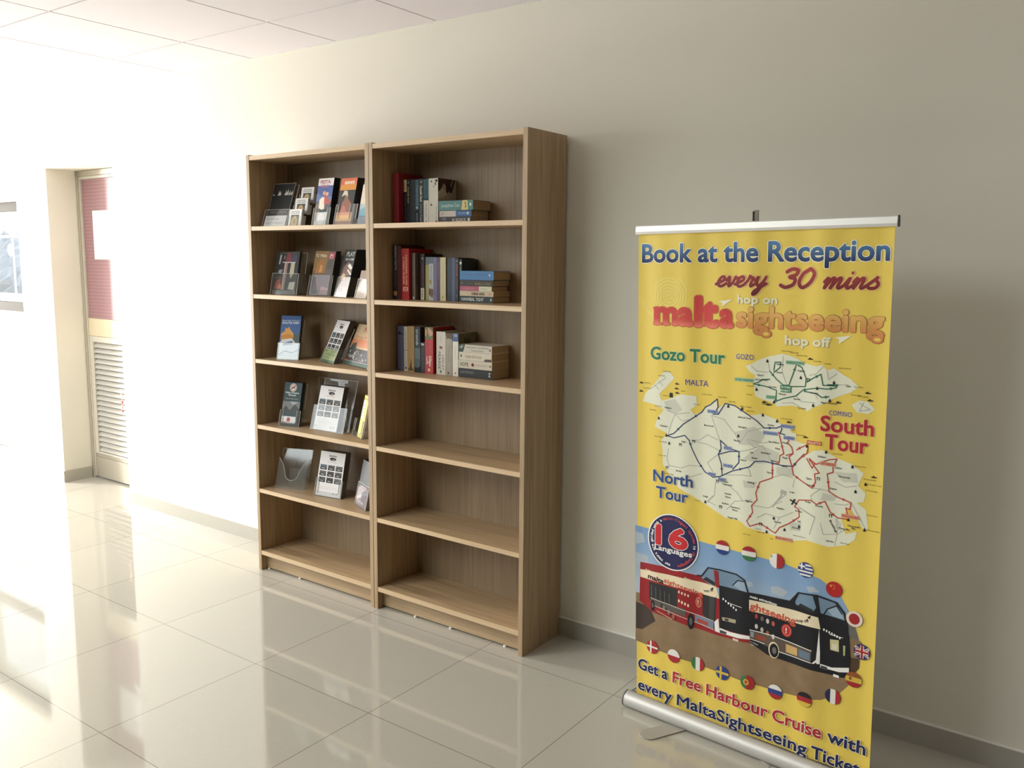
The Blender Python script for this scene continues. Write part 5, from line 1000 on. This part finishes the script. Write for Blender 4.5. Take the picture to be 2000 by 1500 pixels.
PL([(288.5, 381.7), (302.6, 397.0), (307.8, 350.3), (291.5, 351.6)], WHT, 9); A.rect((353.4, 342.8)[0], (353.5, 340.1)[1], (372.9, 345.7)[0], (353.3, 347.3)[1], ink(214, 196, 180), 10)
for p, rx, ry in (((62.7, 377.6), 6.5, 16), ((205.8, 360.3), 9.5, 22)):
    A.ell(p[0], p[1], rx*1.25, ry*1.2, BKB, 10, 20); A.ell(p[0], p[1], rx*.6, ry*.6, ink(96, 92, 88), 11, 16)
# black bus
PL([(402.8, 509.0), (531.5, 514.7), (555.7, 547.4), (613.1, 554.3), (669.5, 545.0), (694.0, 520.5), (708.3, 454.2), (711.7, 417.9), (714.5, 392.5), (712.6, 339.9), (696.9, 325.2), (600.5, 320.1), (466.9, 325.0), (408.0, 349.2), (410.3, 354.8)], BKB, 12)
PL([(548.3, 517.8), (560.0, 544.2), (601.1, 547.9), (612.5, 515.5), (602.9, 498.2), (553.1, 499.8)], GLS, 13); PL([(553.1, 499.8), (565.1, 515.8), (602.6, 506.5), (609.2, 493.5), (561.7, 491.4)], WIN, 14)
PL([(614.1, 548.7), (665.6, 542.0), (689.4, 517.2), (698.8, 497.1), (625.1, 502.0)], GLS, 13); PL([(642.7, 517.2), (669.9, 534.8), (687.2, 514.6), (692.8, 499.6), (659.2, 502.0)], ink(150, 170, 186), 14); A.line([(634.5, 499.5), (644.6, 519.0), (669.9, 534.8), (686.4, 514.4)], 3.5, BKB, 15)
PL([(404.6, 509.4), (529.4, 514.2), (544.3, 510.3), (602.9, 496.9), (619.6, 487.9), (405.2, 486.5)], BKB, 15)
A.text('main attractions', (407.3, 493.7)[0], (407.3, 493.7)[1], 8, WHT, 17, w=((491.6, 499.2)[0]-(407.3, 493.7)[0]), off=.03, ang=-.06, shear=.2)
PL([(405.2, 486.5), (549.2, 489.4), (619.6, 487.1), (627.3, 452.9), (550.4, 451.0), (406.1, 451.2)], CRM, 16); A.text('ghtseeing', (408.6, 458.1)[0], (408.6, 458.1)[1], 21, ink(196, 92, 70), 17, w=((552.2, 461.8)[0]-(408.6, 458.1)[0]), off=.04, ang=-.09); A.text('hop off', (556.6, 455.3)[0], (556.6, 455.3)[1], 9, BLK, 17, off=.03, ang=.28); PL([(587.1, 479.1), (598.3, 488.0), (595.5, 475.4)], BLK, 17)
for k in range(4):
    c1 = [(170, 60, 60), (120, 90, 90), (200, 190, 180), (190, 90, 70)][k]; A.ell((429.0, 438.2)[0]+k*18, (429.0, 438.2)[1]-k*3, 5, 8, ink(*c1), 14, 12); c1 = [(206, 200, 190), (190, 176, 160), (150, 96, 60), (206, 196, 190)][k]; A.ell((429.8, 406.0)[0]+k*18, (429.8, 406.0)[1]-k*6, 5, 8, ink(*c1), 14, 12)
A.ell((525.1, 419.7)[0], (525.1, 419.7)[1], 16, 20, ink(196, 60, 50), 14, 22); A.ell((525.1, 419.7)[0], (525.1, 419.7)[1], 12, 15.5, ink(220, 150, 130), 15, 22); A.ell((525.1, 419.7)[0], (525.1, 419.7)[1], 10.5, 14, ink(186, 50, 44), 16, 22); A.text('!', (522.3, 411.5)[0], (522.3, 411.5)[1], 16, WHT, 17, off=.03)
PL([(409.3, 390.1), (487.8, 391.8), (602.7, 380.6), (601.9, 342.4), (480.0, 348.3), (411.0, 362.7)], ink(96, 84, 70), 13)
for a, c1 in (([(411.8, 386.2), (422.6, 386.0), (422.1, 368.2), (412.2, 369.1)], (150, 150, 160)), ([(428.4, 379.3), (460.8, 379.4), (458.9, 365.1), (428.7, 365.5)], (150, 70, 50)), ([(524.2, 377.4), (559.6, 374.4), (560.4, 349.9), (525.0, 351.8)], (206, 170, 110)), ([(564.0, 373.4), (598.8, 371.3), (598.7, 348.1), (564.8, 350.3)], (104, 120, 136))): PL(a, ink(*c1), 14)
A.line([(409.3, 390.1), (487.9, 390.9), (602.8, 379.7)], 2.4, WHT, 15); A.line([(480.0, 347.4), (601.9, 342.0)], 2.4, WHT, 15); A.line([(411.0, 361.3), (456.8, 357.5)], 2.0, WHT, 15)
A.text('in a Gozo', (411.2, 351.1)[0], (411.2, 351.1)[1], 4.5, WHT, 15, off=.01, ang=-.2); A.text('tour', (412.4, 343.0)[0], (412.4, 343.0)[1], 4.5, WHT, 15, off=.01, ang=-.2)
p = (486.9, 346.7); A.ell(p[0], p[1], 17, 26, CRM, 15, 22); A.ell(p[0]+1, p[1]-1, 14, 22, ink(22, 22, 24), 16, 22); A.ell(p[0]+2, p[1]-1, 7, 11, ink(110, 108, 106), 17, 18)
PL([(623.5, 452.9), (628.4, 377.2), (628.6, 346.3), (604.1, 340.9), (617.3, 356.1)], WHT, 15); p = (616.9, 341.3); A.ell(p[0], p[1], 4, 6, BKB, 16, 12)
PL([(630.3, 348.1), (663.1, 346.0), (711.8, 360.5), (712.3, 346.3), (684.0, 338.6), (629.8, 337.3)], WHT, 16); PL([(631.7, 344.1), (650.7, 343.0), (650.2, 334.0), (632.1, 333.6)], ink(70, 70, 70), 17); A.rect((668.2, 320.3)[0], (668.2, 320.3)[1], (684.5, 325.6)[0], (667.9, 328.2)[1], WHT, 17)
for k in range(7): A.ell((637.0, 454.8)[0]+k*7.6, (637.0, 454.8)[1]-k*2.2, 2.4, 4, WHT, 15, 10)
A.line([(653.4, 444.7), (691.1, 444.3)], 1.6, WHT, 15); PL([(654.9, 430.3), (680.3, 434.3), (681.7, 399.0), (656.9, 398.6)], ink(196, 190, 140), 15); A.rect((660.9, 402.4)[0], (660.9, 402.4)[1], (676.5, 407.0)[0], (660.3, 419.7)[1], ink(214, 208, 180), 16); PL([(693.0, 422.8), (699.2, 422.5), (699.1, 392.2), (694.2, 392.8)], ink(176, 180, 130), 15)
A.line([(545.0, 514.8), (558.2, 546.3), (613.2, 552.6), (669.5, 543.8), (692.1, 518.0), (703.6, 473.6)], 4.5, BKB, 17); PL([(609.2, 551.6), (616.5, 551.8), (627.6, 490.1), (619.5, 488.7)], BKB, 17)
PL([(698.1, 513.4), (718.0, 502.4), (735.5, 449.7), (744.2, 448.6), (708.1, 451.0), (708.1, 458.3)], ink(110, 108, 100), 4); PL([(710.5, 391.3), (737.7, 395.3), (738.9, 365.6), (708.9, 330.0)], ink(84, 64, 46), 5)
# flag buttons
FR_, FW, FB, FG, FY, FK = ink(164, 44, 48), ink(226, 222, 212), ink(44, 62, 126), ink(62, 120, 74), ink(212, 178, 70), ink(34, 32, 34)
Rf = 23
def fl(p, bands, axis): A.flag(p[0], p[1], Rf, bands, axis, 20)
h3 = lambda a, b, c: [(-1.01, -.33, c), (-.33, .33, b), (.33, 1.01, a)]
fl((312.0, 631.4), h3(FR_, FW, FB), 1); fl((400.6, 631.2), h3(FR_, FW, FG), 1); fl((488.7, 627.4), [(-1.01, 0, FW), (0, 1.01, FR_)], 0); p = (472.0, 638.7); A.rect(p[0]-3, p[1]-3, p[0]+3, p[1]+3, ink(150, 150, 150), 21)
p = (576.9, 621.0); fl(p, [(-1.01+.224*k, -1.01+.224*(k+1), FB if k % 2 == 0 else FW) for k in range(9)], 1); A.poly(clip(clip([(p[0]+Rf*math.cos(2*PI*i/28), p[1]+Rf*math.sin(2*PI*i/28)) for i in range(28)], 0, p[0]-1, True), 1, p[1]+1, False), FB, 21); A.rect(p[0]-14, p[1]+1, p[0]-9, p[1]+18, FW, 22); A.rect(p[0]-20, p[1]+7, p[0]-1, p[1]+12, FW, 22)
p = (661.3, 582.2); fl(p, [(-1.01, 1.01, ink(176, 36, 36))], 1); 
for dx, dy, r in ((-9, 9, 4), (-2, 13, 1.6), (1, 9, 1.6), (1, 4, 1.6), (-2, 0, 1.6)): A.ell(p[0]+dx, p[1]+dy, r, r, ink(206, 140, 50), 21, 8)
p = (720.8, 509.3); fl(p, [(-1.01, 1.01, ink(230, 214, 196))], 1); A.ell(p[0], p[1], 15, 16, FR_, 21, 24)
p = (745.5, 418.3); fl(p, [(-1.01, 1.01, ink(52, 52, 96))], 1)
for a in (.6, 2.54): A.line([(p[0]-21*math.cos(a), p[1]-21*math.sin(a)), (p[0]+21*math.cos(a), p[1]+21*math.sin(a))], 7, FW, 21); A.line([(p[0]-20*math.cos(a), p[1]-20*math.sin(a)), (p[0]+20*math.cos(a), p[1]+20*math.sin(a))], 2.6, FR_, 22)
A.line([(p[0]-16, p[1]), (p[0]+16, p[1])], 10, FW, 23); A.line([(p[0], p[1]-16), (p[0], p[1]+16)], 10, FW, 23); A.line([(p[0]-18, p[1]), (p[0]+18, p[1])], 6, FR_, 24); A.line([(p[0], p[1]-18), (p[0], p[1]+18)], 6, FR_, 24)
p = (726.0, 329.0); fl(p, h3(ink(150, 84, 46), FY, FR_), 1); A.ell(p[0]-9, p[1]+2, 4, 5, ink(140, 90, 50), 21, 10)
fl((669.7, 258.9), [(-1.01, -.33, ink(40, 44, 76)), (-.33, .33, FW), (.33, 1.01, FR_)], 0)
fl((586.5, 222.5), h3(FK, FR_, FY), 1); fl((495.3, 214.6), h3(FW, ink(54, 66, 130), FR_), 1)
p = (406.6, 217.1); fl(p, [(-1.01, -.2, FG), (-.2, 1.01, FR_)], 0); A.ell(p[0]-5, p[1], 9, 10, FY, 21, 16); A.ell(p[0]-5, p[1], 5, 6, ink(190, 80, 60), 22, 12)
p = (320.3, 220.3); fl(p, [(-1.01, 1.01, FB)], 1); A.rect(p[0]-9, p[1]-21, p[0]-2, p[1]+21, FY, 21); A.rect(p[0]-22, p[1]-4, p[0]+22, p[1]+4, FY, 21)
fl((232.6, 222.8), [(-1.01, -.33, FG), (-.33, .33, FW), (.33, 1.01, FR_)], 0); fl((145.5, 224.3), [(-1.01, 0, FR_), (0, 1.01, FW)], 1)
p = (63.1, 230.8); fl(p, [(-1.01, 1.01, FR_)], 1); A.rect(p[0]-9, p[1]-21, p[0]-3, p[1]+21, FW, 21); A.rect(p[0]-22, p[1]-3, p[0]+22, p[1]+3, FW, 21)
# round badge
c = (136.1, 610.8); e = (240.0, 625.9); RB = 94
A.ell(c[0], c[1], RB, RB, WHT, 13, 48); A.ell(c[0], c[1], RB-4, RB-4, ink(40, 40, 82), 14, 48)
TX('16', (75.8, 585.8), (188.1, 607.1), 62, ink(196, 46, 50), 0.05, 15, WHT, 0.022)
TX('Languages', (69.6, 562.3), (206.3, 588.0), 17, WHT, 0.03, 15)
ring = 'our tours are guided with a multi-lingual system in 16 languages'
red0 = ring.index('multi'); red1 = ring.index(' in 16')
a0 = 262.0; st_ = -340.0/len(ring)
for i, ch in enumerate(ring):
    if ch == ' ': continue
    a = math.radians(a0+st_*i); M = ink(196, 74, 74) if (red0 <= i < red1 or i >= ring.index('16')) else WHT
    A.text(ch, c[0]+(RB-19)*math.cos(a), c[1]+(RB-19)*math.sin(a), 9.5, M, 16, off=.03, ang=a-PI/2, align='C')
# bottom lines
for t, a, b, M in (('Get a', (0.1, 136.3), (122.1, 132.6), NAVY), ('Free', (143.9, 131.1), (244.5, 130.4), RED), ('Harbour', (265.6, 129.6), (472.5, 126.2), RED), ('Cruise', (489.3, 120.0), (639.4, 119.6), RED), ('with', (659.1, 115.3), (767.0, 114.7), NAVY)):
    a = (max(a[0], 8), a[1]); yb = 138.0-0.033*a[0]; w = b[0]-a[0]
    A.text(t, a[0], yb, 37, WO, 24, w=w, off=.058, ang=-.033); A.text(t, a[0], yb, 37, M, 25, w=w, off=.03, ang=-.033)
for t, a, b in (('every', (-3.0, 63.1), (139.3, 64.5)), ('MaltaSightseeing', (161.0, 57.8), (598.7, 57.4)), ('Tickets', (614.4, 45.1), (773.2, 63.3))):
    a = (max(a[0], 8), a[1]); yb = 63.5-0.0246*a[0]; w = min(b[0], 772)-a[0]
    A.text(t, a[0], yb, 37, WO, 24, w=w, off=.058, ang=-.0246); A.text(t, a[0], yb, 37, NAVY, 25, w=w, off=.03, ang=-.0246)

# the vinyl hangs in very slight vertical folds: every print is cut into narrow strips that follow them
def fold(s): return 0.0017*math.sin(2*PI*s/0.23+0.8)+0.0008*math.sin(2*PI*s/0.105+0.3)
NS = 84
def strips(tri):
    k0 = max(0, int(min(p[0] for p in tri)/WB*NS-1e-6)); k1 = min(NS-1, int(max(p[0] for p in tri)/WB*NS+1e-6))
    if k0 == k1: yield tri; return
    for k in range(k0, k1+1):
        p = tri
        if k > k0: p = clip(p, 0, WB*k/NS, False)
        if k < k1 and len(p) > 2: p = clip(p, 0, WB*(k+1)/NS, True)
        if len(p) > 2: yield p
q = MB()
A.rect(0, 41, WB, HB, mat((206, 202, 192), 0.6), -6)          # plain back of the sheet
for i, (pts, fs, M, l) in enumerate(A.items):
    l += 0.01*(i % 60); V = []; F = []
    for f in fs:
        pl = [pts[j] for j in f]
        tris = [pl] if len(pl) == 3 else [[pl[j] for j in t] for t in tessellate_polygon([[Vector((p[0], p[1], 0)) for p in pl]])]
        for t in tris:
            if (t[1][0]-t[0][0])*(t[2][1]-t[0][1])-(t[1][1]-t[0][1])*(t[2][0]-t[0][0]) < 0: t = t[::-1]
            for p in strips(t):
                n = len(V); V += [BX*(x/1000)+BU*(y/1000)-BF*(fold(x/1000)-0.00011*l) for x, y in p]; F.append(list(range(n, n+len(p))))
    if F: q.add(V, F, M)
q.build('banner', bs)

SILV = mat((196, 194, 188), 0.5, 0.45, 0.5, 0.03, 40.0, name='satin_silver')
pr = [(0.046, 0.004), (0.046, 0.032), (0.038, 0.038), (-0.009, 0.038)]
pr += [(-0.012, 0.053), (-0.022, 0.052), (-0.032, 0.047), (-0.040, 0.039), (-0.0445, 0.028), (-0.045, 0.017), (-0.041, 0.008), (-0.034, 0.003)]
q = MB(); q.prism(pr, -0.026, 0.808, 0, SILV, True); o = q.build('base_housing', bs)
q = MB(); q.box(-0.022, 0.804, -0.0085, 0.014, 0.0382, 0.0392, mat((20, 20, 22), 0.6)); q.build('slot', bs)
CAPM = mat((70, 70, 70), 0.5)
for xa, xb in ((-0.0295, -0.0262), (0.8082, 0.812)):
    q = MB(); q.prism([(y*1.02, max(0.002, z*1.01)) for y, z in pr], xa, xb, 0, CAPM); q.build('end_cap', bs)
# swivelling flat foot
def loc2(wx, wy):
    dx, dy = wx-1.3117, wy+0.3278; c_, s_ = math.cos(0.0829), math.sin(0.0829)
    return (dx*c_-dy*s_, dx*s_+dy*c_)
FOOTM = mat((172, 168, 156), 0.5, 0.1)
for (ax, ay), (bx, by) in (((1.505, -0.345), (1.436, -0.476)), ((1.80, -0.38), (1.93, -0.27))):
    A0, B0 = Vector(loc2(ax, ay)), Vector(loc2(bx, by)); d = (B0-A0).normalized(); n = Vector((-d.y, d.x)); r = 0.029
    pts = []
    for i in range(13): a = -PI/2+PI*i/12; pts.append(B0+d*(r*math.cos(a))+n*(r*math.sin(a)))
    for i in range(13): a = PI/2+PI*i/12; pts.append(A0+d*(r*math.cos(a))+n*(r*math.sin(a)))
    q = MB(); q.prism([(p.x, p.y) for p in pts], 0.0004, 0.0036, 2, FOOTM); q.build('foot', bs)
q = MB(); y_ = -0.0233*1.6
def rail(p): return BX*p[0]+BU*p[2]-BF*p[1]
q.prism([(-0.007, 1.596), (0.007, 1.596), (0.008, 1.604), (0.006, 1.621), (0, 1.624), (-0.006, 1.621), (-0.008, 1.604)], -0.006, 0.788, 0, mat((226, 223, 216), 0.35, 0.35, 0.5, 0.02, name='rail_silver'))
q.v = [tuple(rail(v)) for v in q.v]; q.build('top_rail', bs)
q = MB(); q.prism([(-0.008, 1.595), (0.008, 1.595), (0.0085, 1.61), (0.0065, 1.623), (0, 1.625), (-0.0065, 1.623), (-0.0085, 1.61)], 0.7882, 0.7905, 0, CAPM); q.v = [tuple(rail(v)) for v in q.v]; q.build('rail_cap', bs)
POLE = mat((120, 112, 98), 0.45, 0.4)
q = MB(); q.prism([(0.388+0.006*math.cos(2*PI*i/12), 0.016+0.006*math.sin(2*PI*i/12)) for i in range(12)], 0.040, 1.58, 2, POLE, True)
q.v = [tuple(rail((v[0], v[1], v[2]))) for v in q.v]; q.build('pole', bs)
q = MB(); q.box(0.3855, 0.3975, 0.013, 0.016, 1.57, 1.655, POLE); q.box(0.3790, 0.3815, 0.013, 0.022, 1.57, 1.652, mat((50, 44, 36), 0.5)); q.box(0.3815, 0.3855, 0.018, 0.021, 1.646, 1.655, mat((50, 44, 36), 0.5)); q.box(0.379, 0.3975, 0.009, 0.022, 1.575, 1.59, POLE)
q.v = [tuple(rail(v)) for v in q.v]; q.build('pole_hook', bs)
